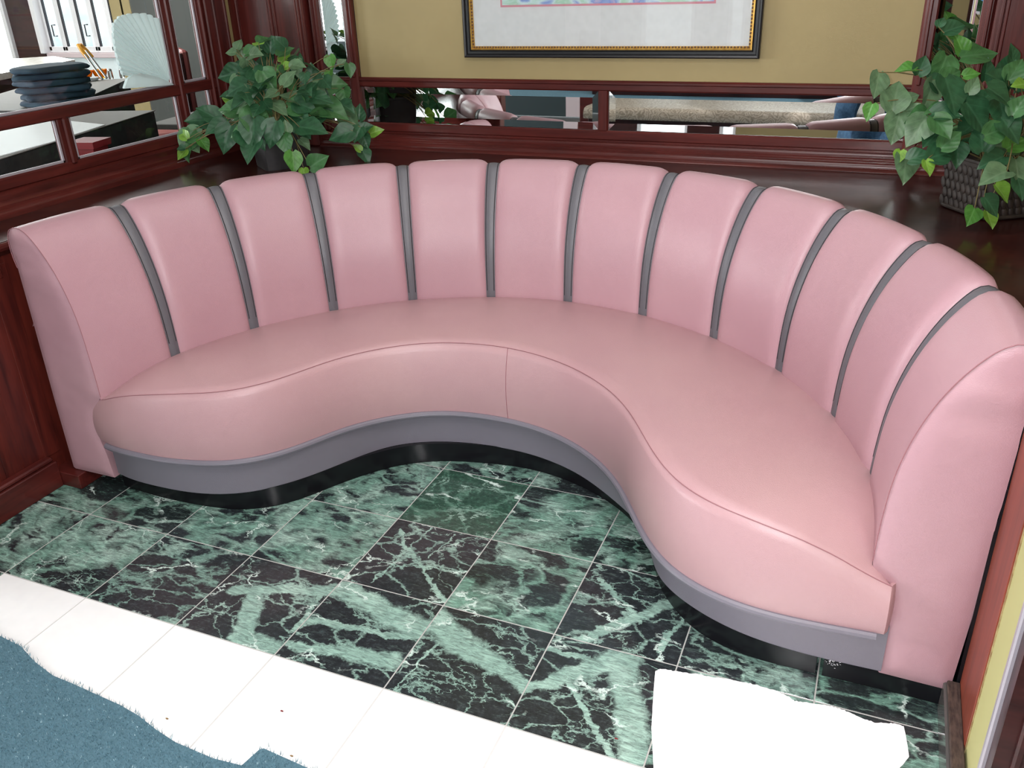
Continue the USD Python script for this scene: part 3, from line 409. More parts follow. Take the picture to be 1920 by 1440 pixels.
# low mirrors under the rail
for x0, x1, nm in ((S - 1.06, S - 0.018, None), (S + 0.018, S + 1.06, None), (S - 1.228, S - 1.105, None), (S + 1.105, S + 1.228, None)):
    obj('mirror_pane', bevel_mirror(x0, x1, 0.898, 1.046, YB - 0.003, 0.028 if x1 - x0 > .3 else 0.014), 'mirror', wb, smooth=False)
obj('mirror_divider', box((S - 0.020, YB - 0.018, 0.895), (S + 0.020, YB, 1.05), 0.005), 'wood_z', wb)
for s in (-1, 1):
    def xx(a): return S + s * a
    obj('slim_post', cat(box((xx(1.06), YB - 0.030, 0.86), (xx(1.105), YB, CEIL), 0.006), box((xx(1.072), YB - 0.038, 1.081), (xx(1.086), YB - 0.02, CEIL), 0.004)), 'wood_z', wb)
    obj('mirror_strip', bevel_mirror(min(xx(1.105), xx(1.228)), max(xx(1.105), xx(1.228)), 1.080, 2.45, YB - 0.003, 0.016), 'mirror', wb, smooth=False)
    obj('mirror_post', cat(box((xx(1.226), YB - 0.03, 0.86), (xx(1.262), YB, CEIL), 0.006), box((xx(1.240), YB - 0.042, 0.86), (xx(1.252), YB - 0.02, CEIL), 0.005)), 'wood_z', wb)
    p0, p1 = 1.262, 1.635
    obj('pilaster', box((xx(p0), YB - 0.075, 0.80), (xx(p1), YB, CEIL), 0.006), 'wood_z', wb)
    for a in (1.275, 1.287, 1.395, 1.415, 1.585):
        obj('pilaster_bead', box((xx(a), YB - 0.083, 0.95), (xx(a + 0.011), YB - 0.07, CEIL), 0.004), 'wood_z', wb)
    obj('pilaster_panel', box((xx(1.43), YB - 0.079, 0.96), (xx(1.58), YB - 0.07, CEIL), 0.004), 'wood_z', wb)

# left: glazed screen above the wainscot, with the dining room beyond
wl = thing('wall_left', kind='structure')
obj('wainscot_panel', box((-1.24, -0.40, 0.0), (-1.17, 0.60, 0.76), 0.002), 'wood_wain', wl)
for y in (-0.36, -0.02, 0.12):
    obj('wainscot_stile', box((-1.172, y - 0.03, 0.10), (-1.1675, y + 0.03, 0.74), 0.001), 'wood_wain', wl)
obj('wainscot_rail', box((-1.172, -0.40, 0.70), (-1.164, 0.13, 0.765), 0.002), 'wood_wain', wl)
obj('ledge_base', box((-1.42, -0.40, 0.70), (-1.18, 0.20, 0.785), 0), 'wood_y', wl)
obj('screen_wall', box((-1.50, -0.40, 0.0), (-1.42, YB + 0.03, 0.86), 0), 'wood_y', wl)
obj('corner_strip', box((XL - 0.05, 1.632, 0.8), (XL + 0.004, YB, CEIL), 0), 'yellow', wl, label='narrow khaki yellow strip')
SL = [(0, 0.915), (0.012, 0.915), (0.018, 0.910), (0.018, 0.880), (0.014, 0.876), (0.032, 0.868), (0.034, 0.850), (0.040, 0.846), (0.046, 0.838), (0.046, 0.828), (0.058, 0.822), (0.062, 0.815), (0.062, 0.79), (0, 0.79)]
obj('sill_moulding', trimesh.Trimesh(*(lambda m: (np.c_[XL + m.vertices[:, 0], m.vertices[:, 2], m.vertices[:, 1]], m.faces))(trimesh.creation.extrude_polygon(Polygon([(a, z) for a, z in SL]), 2.14, engine='earcut')), process=False).apply_translation((0, -0.40, 0)), 'wood_y', wl)
base_l = thing('baseboard_left', kind='structure')
obj('board', box((-1.172, -0.40, 0.0), (-1.132, 0.10, 0.092), 0.003), 'wood_y', base_l)
obj('cap_bead', box((-1.172, -0.40, 0.092), (-1.140, 0.095, 0.108), 0.005), 'wood_y', base_l)
obj('return_block', box((-1.172, 0.10, 0.0), (-1.055, 0.20, 0.05), 0.002), 'wood_x', base_l)

win = thing('window_1', kind='structure')
y_front = -0.40
obj('frame_rail', box((XL - 0.02, y_front, 1.058), (XL + 0.02, 1.60, 1.098), 0.004), 'wood_y', win)
obj('frame_rail', box((XL - 0.02, y_front, 2.10), (XL + 0.02, 1.60, 2.18), 0.004), 'wood_y', win)
def mullion(y0, y1, z0, z1):
    obj('mullion', cat(box((XL - 0.018, y0, z0), (XL + 0.014, y1, z1), 0.004), box((XL + 0.004, y0 + (y1 - y0) * .3, z0), (XL + 0.026, y0 + (y1 - y0) * .72, z1), 0.005)), 'wood_z', win)
mullion(0.680, 0.735, 0.905, 1.062)
mullion(1.268, 1.325, 0.905, 2.12)
mullion(1.462, 1.500, 0.905, 2.12)
mullion(-0.30, -0.25, 0.905, 2.12)
obj('end_post', box((XL - 0.06, -0.44, 0.0), (-1.16, -0.36, CEIL), 0.005), 'wood_z', win)
obj('end_post', cat(box((XL - 0.04, 1.50, 0.80), (XL + 0.03, 1.632, CEIL), 0.005), box((XL + 0.02, 1.535, 0.86), (XL + 0.042, 1.552, CEIL), 0.004), box((XL + 0.02, 1.60, 0.86), (XL + 0.042, 1.614, CEIL), 0.004)), 'wood_z', win)
def clear_pane(y0, y1, z0, z1):
    P = np.array([(XL, y0, z0), (XL, y1, z0), (XL, y1, z1), (XL, y0, z1), (XL - .004, y0, z0), (XL - .004, y1, z0), (XL - .004, y1, z1), (XL - .004, y0, z1)])
    obj('pane', (P[:4], np.array([(0, 1, 2), (0, 2, 3)])), 'glass', win, smooth=False)
    t = 0.010
    for a in ((y0, y0 + t, z0, z1), (y1 - t, y1, z0, z1), (y0, y1, z0, z0 + t)):
        obj('glazing_bead', box((XL + 0.001, a[0], a[2]), (XL + 0.008, a[1], a[3]), 0.003), 'metal', win)
clear_pane(-0.25, 0.680, 0.913, 1.058); clear_pane(0.735, 1.268, 0.913, 1.058); clear_pane(1.325, 1.462, 0.913, 1.058)
clear_pane(-0.25, 1.268, 1.098, 2.10); clear_pane(1.325, 1.462, 1.098, 2.10)
# scallop shell of frosted glass on the big pane: radiating ribs from a hinge low at its right
hy, hz = 1.262, 1.108
def shell_rim(t):                                      # t in 0..1 from the upper right round to the lower left
    pts = np.array([(1.262, 1.335), (1.20, 1.362), (1.12, 1.366), (1.065, 1.360), (1.030, 1.338), (1.018, 1.30), (1.012, 1.25), (1.015, 1.20), (1.022, 1.165)])
    s = np.linspace(0, 1, len(pts)); return np.array([np.interp(t, s, pts[:, 0]), np.interp(t, s, pts[:, 1])])
NR = 17; P = []
for i in range(NR * 4 + 1):
    t = i / (NR * 4); ph = (i % 4) / 4
    rim = shell_rim(t) * 1.0
    h = 0.010 * math.sin(math.pi * ph) ** 0.7 if ph else 0.0
    rim = np.array([hy, hz]) + (rim - [hy, hz]) * (1 + 0.015 * math.sin(math.pi * ph))
    row = [(XL + 0.004 + h * q ** 0.8, hy + (rim[0] - hy) * q, hz + (rim[1] - hz) * q) for q in np.linspace(0.05, 1, 7)]
    P.append(row)
front = np.array(P)
back = front.copy(); back[:, :, 0] = XL + 0.001
shell = cat(grid(front), grid(back, True), grid(np.stack([front[:, -1], back[:, -1]], 1), True))
obj('shell_ornament', shell, 'frost', win, smooth=40, label='frosted white scallop shell on the pane')
cres = [(1.012, 1.122), (1.035, 1.150), (1.07, 1.163), (1.11, 1.160), (1.16, 1.147), (1.21, 1.128), (1.262, 1.103), (1.262, 1.100), (1.012, 1.118)]
obj('shell_lip', prism(Polygon(cres), 0.012, 'x', XL + 0.002), 'frost', win, label='frosted crescent lip of the shell')

# right: panelled end with worn edges; lower panel, ledge side
wr = thing('wall_right', kind='structure')
obj('lower_panel', box((1.512, -0.10, 0.0), (1.56, 1.72, 0.76), 0.001), 'wood_panel', wr)
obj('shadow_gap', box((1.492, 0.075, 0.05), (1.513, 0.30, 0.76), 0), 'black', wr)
pts = []
obj('painted_strip', box((1.503, -0.245, 0.0), (1.60, -0.108, CEIL), 0.001), 'yellow_paint', wr, label='pale yellow painted strip')
zz = np.linspace(0.0, 2.0, 90)
cw = 0.004 + 0.0035 * meshkit.fbm(np.c_[zz * 22, zz * 0, zz * 0], 3)
chip_poly = Polygon([(-0.102, 0.0)] + [(-0.102 - c - 0.002, z) for c, z in zip(cw, zz)] + [(-0.102, 2.0)])
obj('chipped_edge', prism(chip_poly, 0.05, 'x', 1.5015), 'chip', wr, label='chipped raw wood edge')
obj('end_panel', box((1.499, -0.102, 0.0), (1.512, 0.076, 2.0), 0.001), 'wood_panel', wr)
obj('metal_corner', box((1.497, -0.262, 0.0), (1.60, -0.245, CEIL), 0.003), 'metal', wr, label='dull metal corner trim')
obj('end_face', box((1.505, -0.30, 0.0), (1.90, -0.262, CEIL), 0), 'wood_dark', wr)
obj('end_bead', box((1.530, -0.31, 0.0), (1.545, -0.29, CEIL), 0.004), 'wood_dark', wr)
obj('upper_wall', box((XR, -0.30, 0.76), (XR + 0.08, YB + 0.03, CEIL), 0), 'yellow', wr)
obj('upper_stile', box((XR - 0.02, 1.30, 0.80), (XR + 0.01, YB, CEIL), 0.004), 'wood_z', wr)
base_r = thing('baseboard_right', kind='structure')
obj('board', box((1.468, -0.30, 0.0), (1.499, 0.075, 0.078), 0.004), 'base_gloss', base_r)
obj('worn_cap', box((1.474, -0.30, 0.078), (1.4995, 0.072, 0.086), 0.003), 'scuffed', base_r, label='scuffed top edge')

# ledge behind the round bench: one slab cut to the curve
out = Polygon([(XL + 0.03, -0.39), (-1.165, -0.39), (-1.165, 0.0), (-1.165, 0.2), (1.55, 0.2), (1.55, -0.09), (XR, -0.09), (XR, YB - 0.01), (XL + 0.03, YB - 0.01)])
hole = Point(CX, CY).buffer(1.315, quad_segs=48)
front_cut = Polygon([(-1.1649, -1.0), (1.549, -1.0), (1.549, 0.21), (-1.1649, 0.21)])
led = out.difference(hole).difference(front_cut)
lt = thing('trim_1', kind='structure')
for g in getattr(led, 'geoms', [led]):
    if g.area > 0.01:
        obj('ledge_slab', cat(prism(g, 0.012, 'z', LEDGE - 0.012), prism(g.buffer(-0.006), 0.03, 'z', LEDGE - 0.04)), 'wood_ledge', lt, label='glossy dark ledge top')
obj('ledge_nosing', tube([(-1.163, -0.40, LEDGE - 0.014), (-1.163, -0.1, LEDGE - 0.014), (-1.163, 0.24, LEDGE - 0.014)], 0.013, 10), 'wood_y', lt)

# light panel in the ceiling over the front of the alcove
cl = thing('ceiling_light', (0.75, -0.80, 0), label='square white framed light panel in the ceiling above the bench, out of frame', category='light')
for b_ in ((-.80, -.80, .80, -.75), (-.80, .75, .80, .80), (-.80, -.75, -.75, .75), (.75, -.75, .80, .75)):
    obj('frame', box((b_[0], b_[1], CEIL - 0.05), (b_[2], b_[3], CEIL + 0.01), 0.004), 'white_paint', cl)
c2_ = thing('ceiling_light', (0.20, 0.85, 0), label='small square light panel in the ceiling close to the picture wall, out of frame', category='light')
for b_ in ((-.34, -.34, .34, -.30), (-.34, .30, .34, .34), (-.34, -.30, -.30, .30), (.30, -.30, .34, .30)):
    obj('frame', box((b_[0], b_[1], CEIL - 0.05), (b_[2], b_[3], CEIL + 0.01), 0.004), 'white_paint', c2_)
# ceiling and the far walls of the room
obj('ceiling', box((-9, -6, CEIL), (4.5, 5.4, CEIL + 0.1), 0), 'ceiling', kind='structure')
we = thing('wall_east', kind='structure'); obj('wall_core', box((4.4, -4.1, -0.1), (4.5, YB + .1, CEIL), 0), 'room_wall', we)
ww = thing('wall_west', kind='structure')
for b_ in ((-4.1, -3.9, -0.1, CEIL), (-0.9, 5.3, -0.1, CEIL), (-3.9, -0.9, -0.1, 0.5), (-3.9, -0.9, 2.5, CEIL)):
    obj('wall_panel', box((-9, b_[0], b_[2]), (-8.9, b_[1], b_[3]), 0), 'room_wall', ww)
w9 = thing('window_9', kind='structure')
for y_ in (-3.9, -2.92, -1.94, -0.96):
    obj('frame_bar', box((-8.98, y_, 0.5), (-8.90, y_ + 0.06, 2.5), 0.004), 'white_paint', w9)
for z_ in (0.5, 2.44):
    obj('frame_bar', box((-8.98, -3.84, z_), (-8.90, -0.96, z_ + 0.06), 0.004), 'white_paint', w9)
wk = thing('wall_divider', kind='structure'); obj('wall_core', box((-1.62, YB + 0.03, 0), (-1.52, 5.2, CEIL), 0), 'dark_wall', wk)
wf = thing('wall_front', kind='structure')
def fwall(x0, x1, z0, z1, m): obj('wall_panel', box((x0, -4.10, z0), (x1, -4.0, z1), 0), m, wf)
fwall(-9, -5.6, 0, CEIL, 'room_wall'); fwall(-5.6, -3.2, 0, 0.75, 'teal_black'); fwall(-5.6, 4.4, 2.35, CEIL, 'room_wall')
fwall(-3.2, -2.0, 0, 2.35, 'teal_black'); fwall(-2.0, -1.62, 0, 2.35, 'pink_wall'); fwall(-1.62, -1.2, 0, 2.35, 'wood_dark'); fwall(-0.68, -0.36, 0, 2.35, 'wood_dark')
fwall(-0.20, 1.0, 0, 0.95, 'yellow'); fwall(1.0, 1.55, 0, 2.35, 'wood_dark'); fwall(1.55, 1.68, 0, 2.35, 'yellow'); fwall(1.68, 2.0, 0, 2.35, 'wood_dark'); fwall(2.0, 3.8, 0, 0.9, 'room_wall'); fwall(3.8, 4.4, 0, 2.35, 'room_wall')
for i, (x0, x1, z0) in enumerate(((-5.6, -3.2, 0.75), (-1.2, -0.68, 0.05), (-0.36, -0.20, 0.05), (-0.20, 1.0, 0.95), (2.0, 3.8, 0.9))):
    w_ = thing(f'window_{4 + i}', kind='structure')
    for b_ in ((x0, x0 + .03, z0, 2.35), (x1 - .03, x1, z0, 2.35), (x0, x1, z0, z0 + .04), (x0, x1, 2.31, 2.35)):
        obj('frame_bar', box((b_[0], -4.07, b_[2]), (b_[1], -4.0, b_[3]), 0.004), 'white_paint', w_)
    if x1 - x0 > 1:
        for xm in np.linspace(x0, x1, 4)[1:-1]:
            obj('frame_bar', box((xm - .02, -4.06, z0), (xm + .02, -4.01, 2.35), 0.004), 'white_paint', w_)
    obj('pane', (np.array([(x0, -4.05, z0), (x1, -4.05, z0), (x1, -4.05, 2.35), (x0, -4.05, 2.35)]), np.array([(0, 1, 2), (0, 2, 3)])), 'glass', w_, smooth=False)

# ---- far side of the dining room: folding glazed doors onto a snowy garden
YW = 5.2
w2 = thing('window_2', kind='structure')
def yb(x0, x1, z0, z1, y0=YW - .012, y1=YW + .012): return box((x0, y0, z0), (x1, y1, z1), 0.004)
wn = thing('wall_north', kind='structure')
obj('dado_panel', yb(-6.75, -5.72, 0, 0.82), 'dado', wn); obj('dado_cap', yb(-6.62, -5.70, 0.80, 0.845, YW - .05), 'pink_wall', wn)
obj('pier', yb(-7.05, -6.62, 0, CEIL, YW - .06), 'wood_dark', wn); obj('pier_bead', yb(-7.02, -6.995, 0, CEIL, YW - .10), 'white_paint', wn)
obj('wall_panel', yb(-5.70, -5.45, 0, CEIL), 'yellow', wn); obj('wall_panel', yb(-5.45, -1.5, 0, CEIL), 'dark_wall', wn)
obj('wall_panel', yb(-9, -5.45, 2.4, CEIL), 'room_wall', wn); obj('wall_panel', yb(-9, -7.05, 0, 0.5), 'room_wall', wn)
LEAFW = 0.212
for k in range(5):
    x0 = -6.60 + k * LEAFW; x1 = x0 + LEAFW
    if x1 > -5.5: break
    obj('door_leaf', cat(yb(x0, x0 + .035, .86, 2.4), yb(x1 - .03, x1, .86, 2.4), yb(x0, x1, .845, .90), yb(x0, x1, 2.34, 2.4)), 'white_paint', w2)
    obj('gasket', yb(x0 + .035, x0 + .050, .90, 2.34, YW - .016), 'rubber', w2)
    obj('pane', (np.array([(x0 + .03, YW, .9), (x1 - .03, YW, .9), (x1 - .03, YW, 2.34), (x0 + .03, YW, 2.34)]), np.array([(0, 1, 2), (0, 2, 3)])), 'glass', w2, smooth=False)
    if k in (0, 2):
        obj('door_handle', tube([(x1 - .02, YW - .05, 1.10), (x1 - .02, YW - .09, 1.10), (x1 - .02, YW - .09, 1.00), (x1 - .02, YW - .05, 1.00)], 0.006, 6), 'rubber', w2)
obj('jamb', yb(-6.66, -6.60, .84, 2.4, YW - .08), 'white_paint', w2)
w3 = thing('window_3', kind='structure')
for x in (-7.10, -7.9, -8.85): obj('frame_bar', yb(x - .05, x + .05, 0.5, 2.4), 'white_paint', w3)
obj('pane', (np.array([(-8.9, YW, .5), (-7.05, YW, .5), (-7.05, YW, 2.4), (-8.9, YW, 2.4)]), np.array([(0, 1, 2), (0, 2, 3)])), 'glass', w3, smooth=False)
obj('snowy_ground', box((-40, 5.4, -0.4), (30, 60, -0.3), 0), 'snow', kind='structure')
obj('front_ground', box((-40, -60, -0.4), (30, -4.2, -0.3), 0), 'snow', kind='structure')
for i, (x, y, r, h) in enumerate(((-16.2, 16, 0.9, 0.9), (-13.9, 14.5, 0.6, 0.6), (-21.5, 19.5, 1.3, 1.5))):
    s = trimesh.creation.icosphere(3, 1.0); v = s.vertices
    v = v * (1 + 0.35 * (meshkit.fbm(v * 2.2 + i * 5, 4)[:, None] - .5)); v = v * [r, r, h] + [x, y, h * .5 - 0.3]
    obj('shrub', trimesh.Trimesh(v, s.faces, process=False), 'bush', smooth=True, label=('grey winter shrub seen through the folding doors, middle one', 'small grey winter shrub seen through the folding doors, nearest one', 'large grey winter shrub seen through the folding doors, farthest one')[i], category='shrub')

# ================================================================== THE ROUND BENCH
bq = thing('banquette', label='curved pink vinyl banquette with fluted back and grey piping on the marble floor', category='banquette')
def spl(P, n=160):
    P = np.array(P, float); s = np.r_[0, np.cumsum(np.linalg.norm(np.diff(P, axis=0), axis=1))]; s /= s[-1]
    return CubicSpline(s, P)(np.linspace(0, 1, n))
SEATB = [(-0.945, 0.130), (-0.85, 0.107), (-0.76, 0.104), (-0.67, 0.107), (-0.59, 0.120), (-0.452, 0.170), (-0.345, 0.278), (-0.257, 0.440), (-0.145, 0.570), (-0.028, 0.642), (0.113, 0.672), (0.263, 0.665), (0.402, 0.623), (0.528, 0.546), (0.62, 0.457), (0.698, 0.345), (0.778, 0.217), (0.866, 0.117), (0.965, 0.060), (1.076, 0.034), (1.199, 0.032), (1.334, 0.040)]
SKIRT = [(-0.915, 0.137), (-0.82, 0.121), (-0.728, 0.119), (-0.576, 0.134), (-0.455, 0.183), (-0.350, 0.285), (-0.267, 0.425), (-0.163, 0.583), (-0.041, 0.655), (0.100, 0.686), (0.290, 0.680), (0.476, 0.610), (0.606, 0.516), (0.703, 0.423), (0.768, 0.310), (0.824, 0.208), (0.906, 0.141), (1.030, 0.087), (1.153, 0.067), (1.345, 0.067)]
TOE = [(-1.053, 0.185), (-0.89, 0.158), (-0.752, 0.150), (-0.609, 0.157), (-0.498, 0.176), (-0.413, 0.218), (-0.345, 0.287), (-0.289, 0.381), (-0.229, 0.478), (-0.158, 0.563), (-0.071, 0.626), (0.028, 0.664), (0.135, 0.687), (0.264, 0.697), (0.401, 0.674), (0.524, 0.623), (0.628, 0.553), (0.690, 0.490), (0.760, 0.370), (0.816, 0.252), (0.874, 0.179), (0.924, 0.136), (0.981, 0.107), (1.060, 0.087), (1.134, 0.083), (1.296, 0.085), (1.470, 0.084)]
NS = 200
fb = spl(SEATB, NS)
tan = np.gradient(fb, axis=0); tan /= np.linalg.norm(tan, axis=1, keepdims=True)
nin = np.c_[-tan[:, 1], tan[:, 0]]                      # towards the back of the seat
zs = np.interp(fb[:, 0], [-0.945, -0.90, -0.78, -0.6, -0.2, 0.2, 0.7, 1.07, 1.21, 1.29, 1.334], [0.318, 0.336, 0.378, 0.405, 0.422, 0.430, 0.421, 0.405, 0.368, 0.325, 0.29])
zs = np.convolve(np.pad(zs, 6, mode='edge'), np.ones(13) / 13, 'valid')
u = np.linspace(0, 1, NS)
th = np.radians(np.interp(u, [0, 0.12, 0.88, 1], [178.2, 163, 15, -1.2]))
def circ(r, a): return np.c_[CX + r * np.cos(a), CY + r * np.sin(a)]
bk = circ(1.115, th)
endw = np.clip(np.minimum(u, 1 - u) / 0.10, 0, 1)
zb = zs - 0.005 - 0.03 * endw - 0.01 * (1 - endw)
rows = []
for q in np.linspace(0, 1, 14):                         # top: back -> seam
    p = bk + (fb + nin * 0.016 - bk) * q
    z = zb + (zs - zb) * q ** 1.0 + (0.032 * endw + .004) * np.sin(math.pi * min(1, q)) ** 0.8 * (1 - .25 * q)
    rows.append(np.c_[p, z])
for q in np.linspace(0, 1, 10)[1:]:                     # front: seam -> bottom
    off = 0.016 * (1 - q) ** 2.2 - 0.010 * math.sin(math.pi * min(q * 1.0, 1)) ** 0.8
    rows.append(np.c_[fb + nin * off, zs + (0.192 - zs) * q])
rows.append(np.c_[fb + nin * 0.03, np.full(NS, 0.188)])
G = np.array(rows)
wr_n = (meshkit.fbm(G * [16, 16, 16], 3, seed=3) - .5) * 0.0035
G[..., 2] += wr_n * np.concatenate([np.ones(14), np.zeros(10)])[:, None]
caps_ = []
for col, dx in ((0, -0.012), (-1, 0.014)):              # the cushion's two ends run back against the upholstered ends
    e0 = G[:, col]; e1 = e0 + [dx * .5, 0.012, 0]; e2 = e0 + [dx, 0.06, 0]
    caps_.append(grid(np.array([e0, e1, e2]), col == 0))
seat = obj('seat_cushion', cat(grid(G), caps_), 'pink_seat', bq, smooth=50)
obj('front_seam', tube(np.c_[fb + nin * 0.0155, zs - 0.0002], 0.0011, 6), 'seam', seat, label='stitched seam along the front edge of the seat')
j = int(np.argmin(abs(fb[:, 0] - 0.205)))
obj('upright_seam', tube(np.array([G[13 + i, j] + np.r_[-nin[j] * 0.0003, 0] for i in range(10)]), 0.0011, 6), 'seam', seat, label='short upright seam in the middle of the seat front')
obj('piping', tube(np.c_[fb[3:-1] - nin[3:-1] * 0.001, np.full(NS - 4, 0.183)], 0.0105, 10), 'grey', bq, label='grey vinyl piping')
def wall_band(C, z0, z1, depth=0.02):
    C = np.asarray(C); t = np.gradient(C, axis=0); t /= np.linalg.norm(t, axis=1, keepdims=True); n = np.c_[-t[:, 1], t[:, 0]]
    r = [np.c_[C + n * depth, np.full(len(C), z1)], np.c_[C, np.full(len(C), z1)], np.c_[C, np.full(len(C), z0 + .004)], np.c_[C + n * .003, np.full(len(C), z0)], np.c_[C + n * depth, np.full(len(C), z0)]]
    return grid(np.array(r))
sk = spl(SKIRT, 160)
obj('skirt', wall_band(sk, 0.066, 0.192), 'grey', bq, smooth=40, label='grey vinyl skirt')
tk = spl(TOE, 200)
js = int(np.argmin(abs(tk[:, 0] - 1.222)))
obj('toe_board', wall_band(tk[8:js], 0.0, 0.07), 'black', bq, smooth=40, label='black laminate toe board')
obj('toe_board', wall_band(tk[js:] - [0, 0.001], 0.0, 0.07), 'black', bq, smooth=40, label='end length of black toe board with a white scuff')
scp = []
for i in range(60):
    x = rng.uniform(1.228, 1.262) ; z = 0.058 - abs(rng.gauss(0, .011)); y = np.interp(x, tk[:, 0], tk[:, 1]) - 0.0016
    if z > 0.02: scp.append(box((x, y - .0004, z), (x + rng.uniform(.0008, .003), y, z + .0012), 0))
obj('scuff', cat(scp), 'white_paint', bq, smooth=False, kind='stuff', label='white scuff marks')

# fluted back
PROF = np.array([(1.090, 0.30), (1.092, 0.38), (1.097, 0.46), (1.107, 0.55), (1.130, 0.645), (1.160, 0.72), (1.198, 0.786), (1.230, 0.825), (1.250, 0.841), (1.268, 0.845), (1.283, 0.840), (1.293, 0.820), (1.296, 0.78), (1.296, 0.55)])
pf = spl(PROF, 60)
pt = np.gradient(pf, axis=0); pt /= np.linalg.norm(pt, axis=1, keepdims=True)
pn = np.c_[-pt[:, 1], pt[:, 0]]                         # (dr, dz) pointing to the sitter
bul = np.interp(np.arange(60), [0, 10, 28, 36, 44, 54, 59], [0.009, 0.013, 0.018, 0.017, 0.007, 0.002, 0.0])
THK = [163.9 - 14.98 * k for k in range(11)]
halfw_bot, halfw_top = 0.014 / 1.09, 0.021 / 1.26
hw = np.interp(pf[:, 1], [0.38, 0.84], [halfw_bot, halfw_top])
def edge_theta(k, side):
    if k < 0: return np.full(60, math.radians(178.55))
    if k > 10: return np.full(60, math.radians(-1.15))
    return math.radians(THK[k]) - side * hw
flz = np.interp(pf[:, 1], [0.3, 0.5, 0.84], [0.026, 0.024, 0.004])
def flare(a):                                           # the left end of the back opens out a little
    return flz * np.clip((np.degrees(a) - 163) / 15.5, 0, 1) ** 1.3
for k in range(12):
    a0 = edge_theta(k - 1, 1); a1 = edge_theta(k, -1)
    cols = []
    for q in np.r_[0, 0.008, 0.022, 0.045, 0.08, np.linspace(0.13, 0.87, 13), 0.92, 0.955, 0.978, 0.992, 1]:
        bb = q if k == 11 else 1 - q if k == 0 else min(q, 1 - q)
        bb = min(1, bb / 0.17)
        bfac = (1 - (1 - bb) ** 2.6) ** 0.62
        mid = 1 + 0.10 * (1 - (2 * q - 1) ** 2)
        off = -0.006 + (bul * mid + 0.006) * bfac
        a = a0 + (a1 - a0) * q
        rz = pf + pn * off[:, None]
        r_ = rz[:, 0] + flare(a)
        cols.append(np.c_[CX + r_ * np.cos(a), CY + r_ * np.sin(a), rz[:, 1]])
    A = np.array(cols)
    A[..., 2] += (meshkit.fbm(A * 9.0, 3, seed=11 + k) - .5) * 0.003
    obj('back_flute', grid(A), 'pink', bq, smooth=60)
    if k == 0: LEND = A[0]
    if k == 11: REND = A[-1]
for k in range(11):
    cols = []
    for q in np.linspace(-1.25, 1.25, 7):
        a = math.radians(THK[k]) + hw * q
        rz = pf - pn * 0.002 + pn * (0.004 * max(0, 1 - q * q))
        r_ = rz[:, 0] + flare(a)
        cols.append(np.c_[CX + r_ * np.cos(a), CY + r_ * np.sin(a), rz[:, 1]])
    st_ = obj('back_strip', grid(np.array(cols), True), 'strip', bq, smooth=60)
    for q in (1, 5):
        obj('edge_seam', tube(np.array(cols)[q][8:50], 0.0016, 5), 'dark_seam', st_, label='dark stitched edge')
# upholstered ends
def panel_mesh(outline, yfun, bulge, depth=0.05):
    poly = Polygon(outline)
    B = np.array([poly.exterior.interpolate(s, normalized=True).coords[0] for s in np.linspace(0, 1, 160, endpoint=False)])
    xs = np.arange(poly.bounds[0], poly.bounds[2], 0.012); zsn = np.arange(poly.bounds[1], poly.bounds[3], 0.012)
    I = np.array([(x, z) for x in xs for z in zsn if poly.buffer(-0.006).contains(Point(x, z))])
    A = np.vstack([B, I])
    from scipy.spatial import Delaunay
    t = Delaunay(A).simplices
    cen = A[t].mean(1)
    t = t[[poly.buffer(1e-5).contains(Point(*c)) for c in cen]]
    d = np.array([poly.exterior.distance(Point(*p)) for p in A])
    y = yfun(A[:, 0], A[:, 1]) - bulge * (1 - np.exp(-(d / 0.018) ** 1.0)) - 0.002
    V = np.c_[A[:, 0], y, A[:, 1]]
    V[:, 1] += (meshkit.fbm(np.c_[A[:, 0] * 14, A[:, 1] * 5, A[:, 1] * 14], 3, seed=2) - .5) * 0.004 * np.clip(d / .03, 0, 1)
    V[:, 1] += (meshkit.fbm(np.c_[A[:, 0] * 7 + A[:, 1] * 6, A[:, 1] * 20, A[:, 1] * 0], 2, seed=9) - .5) * 0.012 * np.clip((A[:, 1] - .62) / .15, 0, 1) * np.clip(d / .03, 0, 1)
    n = len(B)
    W = V[:n].copy(); W[:, 1] += depth
    F = [tuple(x) for x in t]
    s0 = np.cross(V[t[0][1]] - V[t[0][0]], V[t[0][2]] - V[t[0][0]])[1]
    F = np.array(F)
    c = np.cross(V[F[:, 1]] - V[F[:, 0]], V[F[:, 2]] - V[F[:, 0]])[:, 1]
    F[c > 0] = F[c > 0][:, ::-1]
    side = []
    for i in range(n):
        j2 = (i + 1) % n
        side += [(i, len(V) + i, len(V) + j2), (i, len(V) + j2, j2)]
    side = np.array(side)[:, ::-1]
    return trimesh.Trimesh(np.vstack([V, W]), np.vstack([F, side]), process=False)
def smooth_outline(o, sharp):
    o = np.array(o); n = len(o); out = []
    for i in range(n):
        p, q, r = o[i - 1], o[i], o[(i + 1) % n]
        if i in sharp: out.append(q)
        else:
            for t in (0.25, 0.5, 0.75):
                a, b2 = (p + q) / 2, (q + r) / 2
                out.append((1 - t) ** 2 * a + 2 * t * (1 - t) * q + t * t * b2)
    return out
def end_outline(E, bottom):
    """the flute's end profile down to the seat, then the outline of the foot below it"""
    E = E[(E[:, 2] > 0.335) | (np.arange(len(E)) > 30)]; xz = E[:, [0, 2]]
    k = int(np.argmax(xz[:, 1])) + 8
    c_ = k + int(np.argmax(xz[k:, 1] < 0.79)); return [tuple(p) for p in xz[:c_]] + bottom
LO = end_outline(LEND, [(-1.095, 0.77), (-1.098, 0.55), (-1.104, 0.30), (-1.106, 0.052), (-0.930, 0.052), (-0.938, 0.135), (-0.950, 0.190), (-0.952, 0.25), (-0.940, 0.295), (-0.915, 0.325)])
